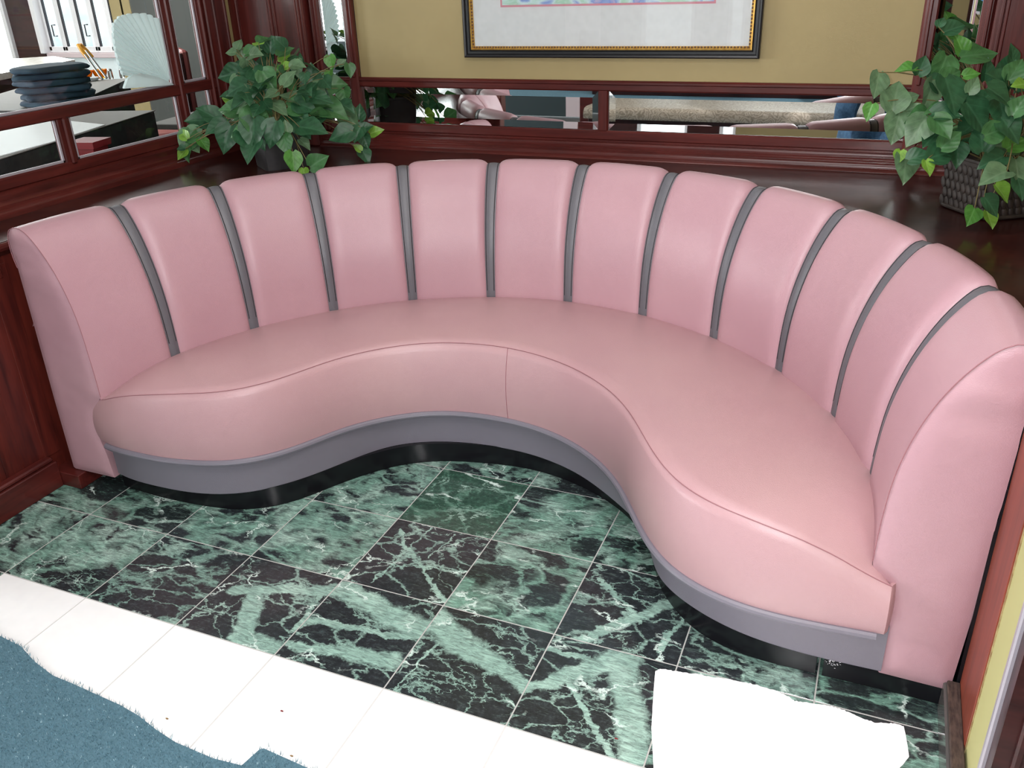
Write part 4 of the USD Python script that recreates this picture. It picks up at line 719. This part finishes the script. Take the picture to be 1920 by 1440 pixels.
RO = end_outline(REND, [(1.506, 0.70), (1.500, 0.45), (1.484, 0.052), (1.338, 0.055), (1.336, 0.150), (1.345, 0.20), (1.343, 0.26), (1.318, 0.295), (1.294, 0.325)])
yl, yr = float(LEND[:, 1].mean()), float(REND[:, 1].mean())
el = obj('end_panel', panel_mesh(LO, lambda x, z: yl + 0.004 + 0.0 * x, 0.010), 'pink', bq, smooth=50, label='left upholstered end of the back')
er = obj('end_panel', panel_mesh(RO, lambda x, z: yr + 0.004 + 0.0 * x, 0.010), 'pink', bq, smooth=50, label='right upholstered end of the back')
for E_, yy, par in ((LEND, yl, el), (REND, yr, er)):
    P2 = E_[(E_[:, 2] > 0.335) & (np.arange(len(E_)) < int(np.argmax(E_[:, 2])) + 9)]
    obj('end_seam', tube(np.c_[P2[:, 0], np.full(len(P2), yy - 0.0004), P2[:, 2] + 0.0003], 0.0011, 6), 'seam', par, label='stitched seam round the end')
obj('base_frame', prism(Polygon([(-1.09, 0.20), (-0.93, 0.20), (-0.93, 0.5), (-1.09, 0.5)]), 0.2, 'z', 0.052), 'pink', bq)
obj('base_frame', prism(Polygon([(1.35, 0.14), (1.485, 0.14), (1.485, 0.5), (1.35, 0.5)]), 0.2, 'z', 0.052), 'pink', bq)

# ================================================================== framed picture
pic = thing('framed_picture', label='watercolour in a wide white mat, black and gilt frame on the khaki wall', category='picture')
fx0, fx1, fz0, fz1 = -0.381, 0.747, 1.161, 1.98
def moulding_frame(x0, x1, z0, z1, prof, y):
    """prof: (inset from the outer edge, height off the wall)"""
    P = []
    for (d, h) in prof:
        P.append([(x0 + d, y - h, z0 + d), (x1 - d, y - h, z0 + d), (x1 - d, y - h, z1 - d), (x0 + d, y - h, z1 - d), (x0 + d, y - h, z0 + d)])
    return grid(np.array(P))
obj('outer_frame', moulding_frame(fx0, fx1, fz0, fz1, [(0, 0), (0, 0.022), (0.004, 0.026), (0.010, 0.024), (0.014, 0.017), (0.022, 0.017), (0.026, 0.021), (0.029, 0.014), (0.029, 0)], YB - .002), 'frame_black', pic, smooth=False, label='black lacquered outer frame')
gd = 0.028
obj('gilt_liner', moulding_frame(fx0 + gd, fx1 - gd, fz0 + gd, fz1 - gd, [(0, 0), (0, 0.016), (0.004, 0.017), (0.007, 0.013), (0.010, 0.010), (0.012, 0.008), (0.012, 0)], YB - .002), 'gold', pic, smooth=False, label='gilt inner frame')
beads = []
for side in range(2):
    for x in np.arange(fx0 + gd + .012, fx1 - gd - .008, 0.0115):
        s = trimesh.creation.icosphere(1, 1.0); s.vertices = s.vertices * [0.0042, 0.003, 0.0034] + [x, YB - 0.014, (fz0 + gd + 0.0085) if side == 0 else (fz1 - gd - 0.0085)]; beads.append(s)
    for z in np.arange(fz0 + gd + .02, fz1 - gd - .01, 0.0115):
        s = trimesh.creation.icosphere(1, 1.0); s.vertices = s.vertices * [0.0034, 0.003, 0.0042] + [(fx0 + gd + 0.0085) if side == 0 else (fx1 - gd - 0.0085), YB - 0.014, z]; beads.append(s)
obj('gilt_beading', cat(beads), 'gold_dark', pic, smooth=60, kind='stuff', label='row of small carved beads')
obj('mat_board', box((fx0 + .035, YB - 0.007, fz0 + .035), (fx1 - .035, YB - 0.004, fz1 - .035), 0), 'mat_board', pic)
obj('inner_mat', box((-0.226, YB - 0.0076, 1.339), (0.584, YB - 0.006, 1.86), 0), 'pink_line', pic, label='pink inner mat edge')
obj('watercolour', box((-0.219, YB - 0.0082, 1.346), (0.577, YB - 0.007, 1.853), 0), 'art', pic)
obj('glazing', (np.array([(fx0 + .036, YB - .0098, fz0 + .036), (fx1 - .036, YB - .0098, fz0 + .036), (fx1 - .036, YB - .0098, fz1 - .036), (fx0 + .036, YB - .0098, fz1 - .036)]), np.array([(0, 1, 2), (0, 2, 3)])), 'pic_glass', pic, smooth=False)

# ================================================================== white sheet and crumbs on the floor
tops = [(0.872, -0.036), (0.882, -0.024), (0.905, -0.021), (0.932, -0.0185), (0.96, -0.012), (0.99, -0.009), (1.03, -0.003), (1.073, 0.002), (1.10, 0.002), (1.125, 0.000), (1.14, -0.001), (1.156, -0.004), (1.17, -0.010), (1.18, -0.016), (1.205, -0.012), (1.235, -0.006), (1.257, -0.004), (1.28, -0.005), (1.30, -0.011), (1.322, -0.016), (1.345, -0.018), (1.37, -0.010), (1.39, -0.006), (1.402, -0.008), (1.406, -0.03), (1.41, -0.06), (1.413, -0.088), (1.402, -0.112), (1.392, -0.13), (1.385, -0.2), (1.38, -0.34), (1.15, -0.345), (0.945, -0.335), (0.935, -0.30), (0.905, -0.2), (0.890, -0.13), (0.880, -0.08)]
jit = []
for i, (x, y) in enumerate(tops[:-1]):
    x2, y2 = tops[i + 1]
    n = 6
    for q in range(n):
        jit.append((x + (x2 - x) * q / n, y + (y2 - y) * q / n + (rng.uniform(-.0016, .0016) if i < 22 else rng.uniform(-.0006, .0006))))
obj('paper_sheet', prism(Polygon(jit).buffer(0), 0.0022, 'z', 0.0), 'paper', smooth=False, label='torn white sheet lying on the marble tiles near the right wall', category='paper sheet')
crumbs = [((-0.103, -0.556), 'chip', 'small brown crumb on the white tiles beside the carpet edge'), ((0.126, -0.446), 'red', 'small reddish crumb in the middle of the white tiles'), ((0.220, -0.541), 'chip', 'dark brown crumb on the white tiles near the carpet notch'), ((0.843, -0.255), 'red', 'rust coloured flake on the dark marble tile below the bright streak')]
for (x, y), m_, lab in crumbs:
    s = trimesh.creation.icosphere(1, 1.0); v = s.vertices * (1 + 0.5 * (meshkit.noise(s.vertices * 3 + x * 50)[:, None] - .5)) * [0.0042, 0.0018, 0.0015] + [x, y, 0.0015]
    obj('crumb', trimesh.Trimesh(v, s.faces, process=False), m_, smooth=True, label=lab, category='crumb')

# ================================================================== potted silk ivies
def leaf_mesh(L, bend=0.25, fold=0.35, seed=0):
    """heart-shaped pointed leaf, stem at the origin, tip along +x, face up +z; uv: (across, along)"""
    r = random.Random(seed)
    us = np.linspace(0, 1, 11); vs = np.linspace(-1, 1, 9)
    half = np.interp(us, [0, .04, .12, .25, .4, .6, .8, .92, 1], [0.12, .25, .36, .435, .43, .325, .17, .065, 0.0])
    back = 0.10
    P = np.zeros((11, 9, 3)); UV = np.zeros((11, 9, 2))
    tw = r.uniform(-.25, .25); wv = r.uniform(0, 6)
    for i, uu in enumerate(us):
        for j2, vv in enumerate(vs):
            x = uu - back * (abs(vv) ** 2) * max(0, 1 - uu / 0.3)
            y = half[i] * vv
            z = fold * abs(y) - bend * uu ** 2 * 0.6 + tw * uu * y + 0.025 * math.sin(9 * uu + wv) * abs(vv)
            P[i, j2] = (x, y, z); UV[i, j2] = (y * 1.2, uu)
    m_ = grid(P * L)
    return m_, UV.reshape(-1, 2)
def ivy(name, data, base, pot_build, label, extra):
    t = thing(name, label=label, category='potted plant')
    pot_build(t)
    rows_ = []
    for e in data.split(';'):
        a = e.split(); rows_.append([float(x) for x in a[:10]] + [a[10]])
    rows_ += extra
    hub = np.array(base) + [0, 0, 0.15]
    branches = []
    for i, e in enumerate(rows_):
        P0 = np.array(e[:3]); L = e[3]; d = np.array(e[4:7]); n = np.array(e[7:10])
        d = d / np.linalg.norm(d); n = n - d * np.dot(n, d); n /= np.linalg.norm(n); y = np.cross(n, d)
        m_, uv = leaf_mesh(L * 1.05, rng.uniform(.1, .5), rng.uniform(.15, .5), i)
        org = P0 - d * L * 0.5
        tipx = min(org[0], (org + d * L)[0], P0[0] - .3 * L); tipy = max(org[1], (org + d * L)[1])
        org = org + [max(0, -1.385 - tipx), -max(0, tipy - 1.64), 0]
        V = org + m_.vertices @ np.array([d, y, n])
        obj('leaf', (V, m_.faces), LEAF[e[10]], t, smooth=True, uv=uv)
        branches.append((org, d))
    stems = []
    for i, (o, d) in enumerate(branches):
        s0 = hub + np.array([rng.uniform(-.05, .05), rng.uniform(-.05, .05), rng.uniform(-.03, .04)])
        mid = (s0 + o) / 2 + np.array([0, 0, 0.05 + 0.10 * np.linalg.norm((o - s0)[:2])]) - d * 0.02
        q = np.linspace(0, 1, 9)[:, None]
        stems.append(tube((1 - q) ** 2 * s0 + 2 * q * (1 - q) * mid + q * q * o, np.linspace(0.0026, 0.0013, 9), 5, False))
    for grp in range(0, len(stems), 12):
        obj('stem', cat(stems[grp:grp + 12]), 'stem', t, smooth=60)
    return t
def rounded_pot(x, y, z0, half0, half1, h, rot, n=4.5):
    a = np.linspace(0, 2 * math.pi, 41)
    sq = (abs(np.cos(a)) ** n + abs(np.sin(a)) ** n) ** (-1 / n)
    rowsP = []
    for (zz_, r) in ((0, half0 * .2), (0, half0 * .97), (0.006, half0), (h - .012, half1), (h - .01, half1 + .006), (h, half1 + .006), (h, half1 - .006), (h - .03, half1 - .01), (h - .03, 0.001)):
        rowsP.append(np.c_[x + r * sq * np.cos(a + rot), y + r * sq * np.sin(a + rot), np.full(41, z0 + zz_)])
    return grid(np.array(rowsP), True)
def pot_left(t):
    b_ = rounded_pot(-0.99, 1.29, LEDGE, 0.086, 0.094, 0.145, math.radians(53), 8)
    obj('pot', b_, 'basket2', t, smooth=40, label='dark square planter')
    rim = []
    obj('moss', lathe([(0.0, 0.135), (0.05, 0.135), (0.080, 0.125), (0.084, 0.115)], 20, (-0.99, 1.29, LEDGE)), 'moss', t, smooth=60, kind='stuff')
def pot_right(t):
    px, py, rot = 1.50, 1.262, math.radians(35.0)
    obj('basket', rounded_pot(px, py, LEDGE, 0.098, 0.112, 0.150, rot, 7), 'basket', t, smooth=40, label='dark woven square basket')
    lumps = []
    for face in range(4):
        for i in range(9):
            for k in range(5):
                uu = (i - 4) * 0.0215 + (0.0107 if k % 2 else 0); zz_ = 0.020 + k * 0.026
                if abs(uu) > 0.092: continue
                hh2 = 0.098 + (0.112 - 0.098) * zz_ / 0.15
                s = trimesh.creation.icosphere(1, 1.0); v = s.vertices * [0.009, 0.0055, 0.0165]
                ca, sa = math.cos(.35), math.sin(.35); v = np.c_[v[:, 0] * ca - v[:, 2] * sa, v[:, 1], v[:, 0] * sa + v[:, 2] * ca]
                v = v + [uu, -hh2 - .001, zz_]
                an = rot + face * math.pi / 2; c, s_ = math.cos(an), math.sin(an)
                lumps.append(trimesh.Trimesh(np.c_[v[:, 0] * c - v[:, 1] * s_ + px, v[:, 0] * s_ + v[:, 1] * c + py, v[:, 2] + LEDGE], s.faces, process=False))
    obj('weave', cat(lumps), 'basket', t, smooth=70, kind='stuff', label='raised diagonal weave of the basket')
    a = np.linspace(0, 2 * math.pi, 41); sq = (abs(np.cos(a)) ** 7 + abs(np.sin(a)) ** 7) ** (-1 / 7)
    for zz_, r in ((0.008, 0.103), (0.152, 0.114)):
        obj('rim', tube(np.c_[px + r * sq * np.cos(a + rot), py + r * sq * np.sin(a + rot), np.full(41, LEDGE + zz_)], 0.006, 6), 'basket', t, smooth=60)
    obj('moss', lathe([(0.0, 0.140), (0.05, 0.140), (0.09, 0.13), (0.098, 0.12)], 20, (px, py, LEDGE)), 'moss', t, smooth=60, kind='stuff')
def filler(n, c, rad, tones, lo):
    out_ = []
    for i in range(n):
        while True:
            v = np.array([rng.gauss(0, 1) for _ in range(3)]); v /= np.linalg.norm(v)
            p = np.array(c) + v * np.array(rad) * rng.uniform(.55, 1.0)
            if p[2] > lo: break
        d = v * [1, 1, .4] + np.array([rng.gauss(0, .5), rng.gauss(0, .5), rng.gauss(-.3, .4)])
        n_ = np.array([rng.gauss(0, .4), -0.7 + rng.gauss(0, .3), 0.8])
        out_.append([*p, rng.uniform(.05, .09), *d, *n_, rng.choice(tones)])
    return out_
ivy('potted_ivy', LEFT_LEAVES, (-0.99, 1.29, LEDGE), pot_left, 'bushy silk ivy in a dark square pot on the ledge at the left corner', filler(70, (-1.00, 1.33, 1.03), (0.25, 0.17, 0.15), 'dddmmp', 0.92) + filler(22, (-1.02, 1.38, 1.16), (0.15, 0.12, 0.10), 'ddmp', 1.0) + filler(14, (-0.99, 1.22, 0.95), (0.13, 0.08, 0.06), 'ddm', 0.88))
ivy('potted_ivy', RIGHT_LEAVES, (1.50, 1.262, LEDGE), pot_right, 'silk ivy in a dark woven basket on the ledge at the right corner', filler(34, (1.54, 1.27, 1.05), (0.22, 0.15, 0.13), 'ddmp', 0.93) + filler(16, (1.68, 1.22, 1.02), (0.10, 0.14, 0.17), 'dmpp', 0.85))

# ================================================================== dining room beyond the glazed screen
def cloth_block(name, x0, x1, y0, y1, z, rot, label, cat_, top='grey_top'):
    cx, cy = (x0 + x1) / 2, (y0 + y1) / 2
    t = thing(name, (cx, cy, 0), rot, label=label, category=cat_)
    hx, hy_ = (x1 - x0) / 2, (y1 - y0) / 2
    obj('skirting_cloth', box((-hx, -hy_, -0.02), (hx, hy_, z - 0.004), 0.004), 'black_cloth', t, label='black cloth to the floor')
    obj('table_top', box((-hx - .004, -hy_ - .004, z - 0.004), (hx + .004, hy_ + .004, z), 0.002), top, t, label='grey linen top')
    return t
cloth_block('buffet_table', -3.168, -1.928, 0.303, 1.703, 0.90, 15, 'buffet table draped in black with grey top, nearest the glazed screen', 'table')
b2 = thing('buffet_table', label='farther buffet table draped in black holding the amber bowls and tongs', category='table')
BP = Polygon([(-2.66, 1.735), (-3.40, 2.97), (-3.90, 2.70), (-3.36, 1.655)])
obj('skirting_cloth', prism(BP, 0.916, 'z', -0.02), 'black_cloth', b2, label='black cloth to the floor'); obj('table_top', prism(BP.buffer(0.004, join_style=2), 0.004, 'z', 0.896), 'grey_top', b2, label='grey linen top')
obj('table_runner', prism(Polygon([(-2.95, 1.60), (-2.02, 1.42), (-1.90, 1.02), (-1.84, 0.62), (-2.9, 0.40)]), 0.004, 'z', 0.9005), 'white_cloth', label='white cloth lying on the near end of the buffet table', category='tablecloth')
bar = thing('bar_counter', label='dark bar counter with a pale stone top near the far windows', category='counter')
poly = Polygon([(-4.10, 2.0), (-4.236, 2.712), (-4.488, 3.559), (-4.99, 3.813), (-5.25, 3.55), (-5.3, 2.0)])
obj('counter_top', prism(poly, 0.04, 'z', 0.91), 'stone_top', bar, label='pale speckled stone top')
obj('counter_body', prism(poly.buffer(-0.10), 0.93, 'z', -0.02), 'wood_dark', bar)
# stack of folded napkins
NX, NY = -2.83, 1.90
first = None
for i in range(6):
    rr_ = random.Random(i)
    if i < 3:
        P = []
        n_, m_ = 25, 9
        for a in range(n_):
            row = []
            w_ = a / (n_ - 1) * 2 * math.pi
            for b_ in range(m_):
                q = b_ / (m_ - 1) * math.pi - math.pi / 2
                ex = 4.0
                c_, s_ = math.cos(w_), math.sin(w_)
                sq = (abs(c_) ** ex + abs(s_) ** ex) ** (-1 / ex)
                rr2 = 1 - 0.10 * (1 - math.cos(q)) 
                row.append((0.185 * sq * c_ * rr2, 0.125 * sq * s_ * rr2, 0.0145 * math.sin(q)))
            P.append(row)
        A = np.array(P); nrm = meshkit.fbm(A * 16 + i * 9, 4, seed=i) - .5
        lo_ = meshkit.fbm(A * 5 + i * 31, 2, seed=40 + i) - .5; A[..., 0] *= 0.92 + 0.40 * nrm + 0.5 * lo_; A[..., 1] *= 0.92 + 0.40 * nrm + 0.5 * lo_; A[..., 2] -= 0.012 * np.clip(np.hypot(A[..., 0] / .185, A[..., 1] / .125) - .85, 0, .3); A[..., 2] += 0.003 * (meshkit.fbm(A * [16, 16, 3] + 3 * i, 3) - .5)
        caps = cat(grid(A), trimesh.Trimesh(np.vstack([A[:, -1], A[:, -1].mean(0)]), [(k, (k + 1) % n_, n_) for k in range(n_)], process=False), trimesh.Trimesh(np.vstack([A[:, 0], A[:, 0].mean(0)]), [((k + 1) % n_, k, n_) for k in range(n_)], process=False))
        t = thing('folded_napkin', (NX + rr_.uniform(-.012, .012), NY + rr_.uniform(-.012, .012), 0.9195 + i * 0.0330), 65 + rr_.uniform(-20, 20))
        obj('cloth', caps, 'navy', t, smooth=60)
        protos = [t] if i == 0 else protos + [t]
        tgt = t
    else:
        tgt = copy_of(protos[i % 3], (NX + rr_.uniform(-.014, .014), NY + rr_.uniform(-.014, .014), 0.9195 + i * 0.0330), 65 + rr_.uniform(-22, 22))
    ordn = ('bottom', 'second from the bottom', 'third from the bottom', 'third from the top', 'second from the top', 'topmost')[i]
    tag(tgt, f'folded navy blue cloth napkin, {ordn} of the stack on the buffet', 'napkin', 'stacked navy napkins')
# amber glassware, tongs, small glasses
bowl_prof = [(0.001, 0.0), (0.022, 0.0), (0.032, 0.008), (0.044, 0.036), (0.046, 0.055), (0.043, 0.055), (0.040, 0.036), (0.022, 0.012), (0.001, 0.010)]
for i, (x, y, lab) in enumerate(((-3.70, 2.830, 'small amber glass bowl beside the navy napkins'), (-3.665, 2.905, 'small amber glass bowl in the middle of the buffet, left of the tongs'), (-3.62, 2.985, 'small amber glass bowl under the metal tongs'))):
    t = thing('glass_bowl', (x, y - .03, 0.90), label=lab, category='bowl', group='amber bowls on the buffet')
    obj('bowl', lathe(bowl_prof, 20), 'amber', t, smooth=50)
for i, (x, y, lab) in enumerate(((-3.544, 2.750, 'white china dish on the buffet nearest the napkins'), (-3.55, 2.825, 'white china dish on the buffet nearest the tongs'))):
    obj('dish', lathe([(0.001, 0), (0.022, 0), (0.030, 0.008), (0.036, 0.022), (0.034, 0.022), (0.02, 0.008), (0.001, 0.006)], 18, (x, y, 0.90)), 'white_cloth', smooth=50, label=lab, category='dish')
for i, (x, y, lab) in enumerate(((-3.512, 2.935, 'clear salt shaker on the buffet beside the tongs'), (-3.49, 2.99 - .055, 'clear salt shaker on the buffet, the one farther from the tongs'))):
    t = thing('salt_shaker', (x + i * .03, y + i * .045, 0.90), label=lab, category='shaker')
    obj('jar', lathe([(0.001, 0), (0.014, 0), (0.016, 0.01), (0.014, 0.045), (0.012, 0.05), (0.001, 0.05)], 14), 'clear', t, smooth=50)
    obj('lid', lathe([(0.013, 0.048), (0.014, 0.052), (0.012, 0.060), (0.001, 0.063)], 14), 'steel', t, smooth=50)
tg = thing('serving_tongs', (-3.50, 2.87, 0.90), 20, label='steel serving tongs with an amber grip leaning up from the buffet', category='tongs')
top_ = np.array([-0.135, 0.08, 0.175])
for s in (-1, 1):
    foot = np.array([0.0, s * 0.030, 0.008])
    obj('arm', tube([foot, foot * .5 + top_ * .5 + [0, s * .012, 0], top_ + [0, s * 0.022, 0]], 0.0075, 8), 'steel', tg, smooth=60)
obj('grip', tube([top_ + [0.03, -0.030, -0.045], top_ + [0, -0.028, 0], top_ + [-0.022, -0.012, 0.035], top_ + [-0.022, 0.012, 0.035], top_ + [0, 0.028, 0], top_ + [0.03, 0.030, -0.045]], 0.0125, 8), 'amber_plastic', tg, smooth=60, label='amber grip')
# red pot on a stand in front of the low table
st = thing('plant_stand', (-1.66, 0.99, 0), label='small dark stand behind the glazed screen, under the red pot', category='stand')
obj('stand_top', box((-0.10, -0.10, 0.78), (0.10, 0.10, 0.80), 0.004), 'black_cloth', st)
for sx in (-1, 1):
    for sy in (-1, 1): obj('leg', box((sx * .08 - .012, sy * .08 - .012, -0.02), (sx * .08 + .012, sy * .08 + .012, 0.782), 0.003), 'black_cloth', st)
rp = thing('red_pot', (-1.66, 0.99, 0.80), 12, label='square red pot with a wide rim seen through the lower pane', category='pot')
def sqpot(r0, r1, h0, h1):
    return trimesh.convex.convex_hull(np.array([(sx * r, sy * r, h) for r, h in ((r0, h0), (r1, h1)) for sx in (-1, 1) for sy in (-1, 1)]))
obj('pot_body', sqpot(0.038, 0.048, 0.0, 0.105), 'red', rp, smooth=False); obj('pot_rim', sqpot(0.057, 0.060, 0.103, 0.128), 'red', rp, smooth=False)
# red-brown chair and a small table behind the buffet
ch = thing('dining_chair', (-3.72, 3.50, 0), -40, label='dining chair with red-brown leather back beyond the end of the farther buffet', category='chair')
obj('seat', box((-0.22, -0.22, 0.42), (0.22, 0.22, 0.48), 0.02), 'brick_red', ch)
obj('backrest', box((-0.20, 0.20, 0.52), (0.20, 0.25, 1.02), 0.02), 'brick_red', ch)
for sx in (-1, 1):
    for sy in (-1, 1):
        obj('leg', box((sx * .19 - .018, sy * .19 - .018, -0.02), (sx * .19 + .018, sy * .19 + .018, 0.425 if sy < 0 else 1.0), 0.004), 'wood_dark', ch)
sdt = thing('side_table', (-2.42, 2.72, 0), 8, label='small grey-topped table beyond the corner of the nearest buffet', category='table')
obj('table_top', box((-0.35, -0.30, 0.70), (0.35, 0.30, 0.73), 0.004), 'grey_top', sdt); obj('pedestal', lathe([(0.25, -0.02), (0.25, 0.0), (0.05, 0.04), (0.05, 0.70), (0.001, 0.70)], 20), 'wood_dark', sdt)

# ================================================================== behind the camera: what the low mirrors show
bn = thing('wall_bench', (0, 0, 0), label='long bench with a beige paisley cushion reflected in the low mirrors', category='bench')
prof = [(-2.62, 0.325), (-2.62, 0.405), (-2.58, 0.420), (-2.02, 0.415), (-1.985, 0.405), (-1.965, 0.385), (-1.960, 0.345), (-1.965, 0.325)]
cush = trimesh.creation.extrude_polygon(Polygon(prof), 3.6, engine='earcut')
cv = cush.vertices; cush = trimesh.Trimesh(np.c_[cv[:, 2] - 1.13, cv[:, 0], cv[:, 1]], cush.faces, process=False)
sl = (cush.vertices[:, 0] < -1.1); cush.vertices[sl, 0] += (cush.vertices[sl, 1] + 1.96) * -0.10
obj('cushion', cush, 'brocade', bn, smooth=50, label='beige paisley brocade cushion'); obj('bench_base', box((-1.10, -2.60, 0.0065), (2.45, -2.00, 0.325), 0.004), 'wood_dark', bn)
obj('bench_post', box((-1.36, -2.66, 0.007), (-1.215, -2.55, 0.95), 0.006), 'wood_x', label='dark mahogany post at the left end of the paisley bench', category='post')

def hull_chain(J, bones, extra=()):
    sph = {k: m3.Manifold.sphere(r, 20).translate(tuple(map(float, p))) for k, (p, r) in J.items()}
    parts_ = [m3.Manifold.batch_hull([sph[a] for a in b_]) for b_ in bones]
    m_ = m3.Manifold.batch_boolean(parts_ + list(extra), m3.OpType.Add)
    m_ = m_.refine_to_length(0.018)
    mm = m_.to_mesh(); t = trimesh.Trimesh(mm.vert_properties[:, :3], mm.tri_verts, process=True)
    trimesh.smoothing.filter_taubin(t, iterations=12)
    return t
pe = thing('person', label='person in blue jeans and blue shirt taking the photograph, reflected in the low mirror', category='person')
PX, PY = 1.06, -1.80
def J_(x, y, z): return np.array([PX + x, PY + y, z])
body = hull_chain({'hip': (J_(0, 0, .93), .115), 'wa': (J_(0, 0, 1.06), .115), 'ch': (J_(.02, -.01, 1.28), .125), 'sl': (J_(-.15, -.01, 1.385), .055), 'sr': (J_(.19, -.01, 1.385), .055), 'nk': (J_(.04, .0, 1.46), .05), 'hd': (J_(.05, .01, 1.60), .085), 'hd2': (J_(.05, .035, 1.56), .07), 'chin': (J_(.05, .07, 1.515), .035),
                   'el': (J_(-.21, .10, 1.16), .042), 'er': (J_(.27, .08, 1.16), .042), 'wl': (J_(.04, .175, 1.415), .027), 'wr': (J_(.24, .175, 1.415), .027)},
                  [('hip', 'wa'), ('wa', 'ch'), ('ch', 'sl'), ('ch', 'sr'), ('sl', 'sr', 'nk'), ('nk', 'hd'), ('hd', 'hd2'), ('hd2', 'chin'), ('sl', 'el'), ('el', 'wl'), ('sr', 'er'), ('er', 'wr')])
obj('body', body, 'skin', pe, smooth=70)
shirt = hull_chain({'hip': (J_(0, 0, .90), .150), 'wa': (J_(0, 0, 1.06), .132), 'ch': (J_(.02, -.01, 1.28), .138), 'sl': (J_(-.15, -.01, 1.385), .068), 'sr': (J_(.19, -.01, 1.385), .068), 'nk': (J_(.04, -.0, 1.435), .062), 'el': (J_(-.21, .10, 1.16), .055), 'er': (J_(.27, .08, 1.16), .055), 'fl': (J_(-.10, .135, 1.24), .044), 'fr': (J_(.262, .12, 1.24), .044)},
                   [('hip', 'wa'), ('wa', 'ch'), ('ch', 'sl'), ('ch', 'sr'), ('sl', 'sr', 'nk'), ('sl', 'el'), ('el', 'fl'), ('sr', 'er'), ('er', 'fr')])
obj('shirt', shirt, 'shirt', pe, smooth=70)
jeans = hull_chain({'w': (J_(0, 0, .99), .128), 'h': (J_(0, -.01, .88), .150), 'hl': (J_(-.09, 0, .82), .105), 'hr': (J_(.10, 0, .82), .105), 'kl': (J_(-.165, .035, .48), .078), 'kr': (J_(.165, .02, .48), .078), 'al': (J_(-.185, -.01, .10), .062), 'ar': (J_(.20, -.02, .10), .062)},
                   [('w', 'h'), ('h', 'hl'), ('h', 'hr'), ('hl', 'kl'), ('kl', 'al'), ('hr', 'kr'), ('kr', 'ar')])
obj('jeans', jeans, 'denim', pe, smooth=70)
for s, ax in ((-1, -.185), (1, .20)):
    obj('shoe', hull_chain({'h': (J_(ax, -.03, .049), .040), 't': (J_(ax + s * .02, .14, .041), .032), 'm': (J_(ax + s * .01, .05, .059), .038)}, [('h', 'm'), ('m', 't'), ('h', 't')]), 'shoe', pe, smooth=70)
obj('hair', hull_chain({'a': (J_(.05, -.02, 1.635), .088), 'b': (J_(.05, -.045, 1.57), .080), 'c': (J_(.05, -.05, 1.51), .062)}, [('a', 'b'), ('b', 'c')]), 'hair', pe, smooth=70)
for s, ex in ((-1, .018), (1, .082)): obj('eye', trimesh.creation.icosphere(2, 0.012).apply_translation(J_(ex, .098, 1.585)), 'white_paint', pe, smooth=True)
obj('nose', hull_chain({'a': (J_(.05, .098, 1.585), .008), 'b': (J_(.05, .117, 1.548), .012)}, [('a', 'b')]), 'skin', pe, smooth=70)
obj('mouth', tube([J_(.028, .098, 1.522), J_(.05, .106, 1.52), J_(.072, .098, 1.522)], 0.005, 6), 'brick_red', pe, smooth=60)
CAMP = J_(.15, .205, 1.40)
for s in (-1, 1):
    wr_ = J_(.04 if s < 0 else .24, .175, 1.415); dx = -s
    JJ = {'w': (wr_, .025), 'p1': (wr_ + [dx * .02, .015, .045], .022), 'p2': (wr_ + [dx * .03, .012, .06], .020)}
    bones = [('w', 'p1', 'p2')]
    for f_ in range(4):
        z0 = .03 + f_ * .017; Lf = (.9, 1.05, 1.0, .8)[f_]
        a_ = wr_ + [dx * .028, .022, z0]; b_ = a_ + np.array([dx * .032 * Lf, .018, .004]); c_ = b_ + np.array([dx * .020 * Lf, .010, 0])
        JJ[f'a{f_}'] = (a_, .0095); JJ[f'b{f_}'] = (b_, .0085); JJ[f'c{f_}'] = (c_, .0075); bones += [(f'a{f_}', f'b{f_}'), (f'b{f_}', f'c{f_}')]
    JJ['t0'] = (wr_ + [dx * .012, -.012, .03], .011); JJ['t1'] = (wr_ + [dx * .036, -.014, .052], .0095); JJ['t2'] = (wr_ + [dx * .056, -.008, .064], .008); bones += [('w', 't0'), ('t0', 't1'), ('t1', 't2')]
    sp_ = {k: m3.Manifold.sphere(r, 16).translate(tuple(map(float, p))) for k, (p, r) in JJ.items()}
    hm = m3.Manifold.batch_boolean([m3.Manifold.batch_hull([sp_[q] for q in b_]) for b_ in bones], m3.OpType.Add).refine_to_length(0.006).to_mesh()
    ht = trimesh.Trimesh(hm.vert_properties[:, :3], hm.tri_verts, process=True); trimesh.smoothing.filter_taubin(ht, iterations=6)
    obj('hand', ht, 'skin', pe, smooth=70)
dv = thing('compact_camera', tuple(map(float, J_(.14, .212, 1.474))), label='small black camera held in both hands by the person in jeans', category='camera')
obj('camera_body', box((-0.05, -0.011, -0.03), (0.05, 0.011, 0.03), 0.006), 'rubber', dv)
obj('flash_window', box((-0.046, 0.010, 0.014), (-0.024, 0.0125, 0.026), 0.001), 'white_paint', dv)
obj('lens', tube([(0, 0.01, 0), (0, 0.022, 0)], 0.019, 16), 'steel', dv, smooth=40)
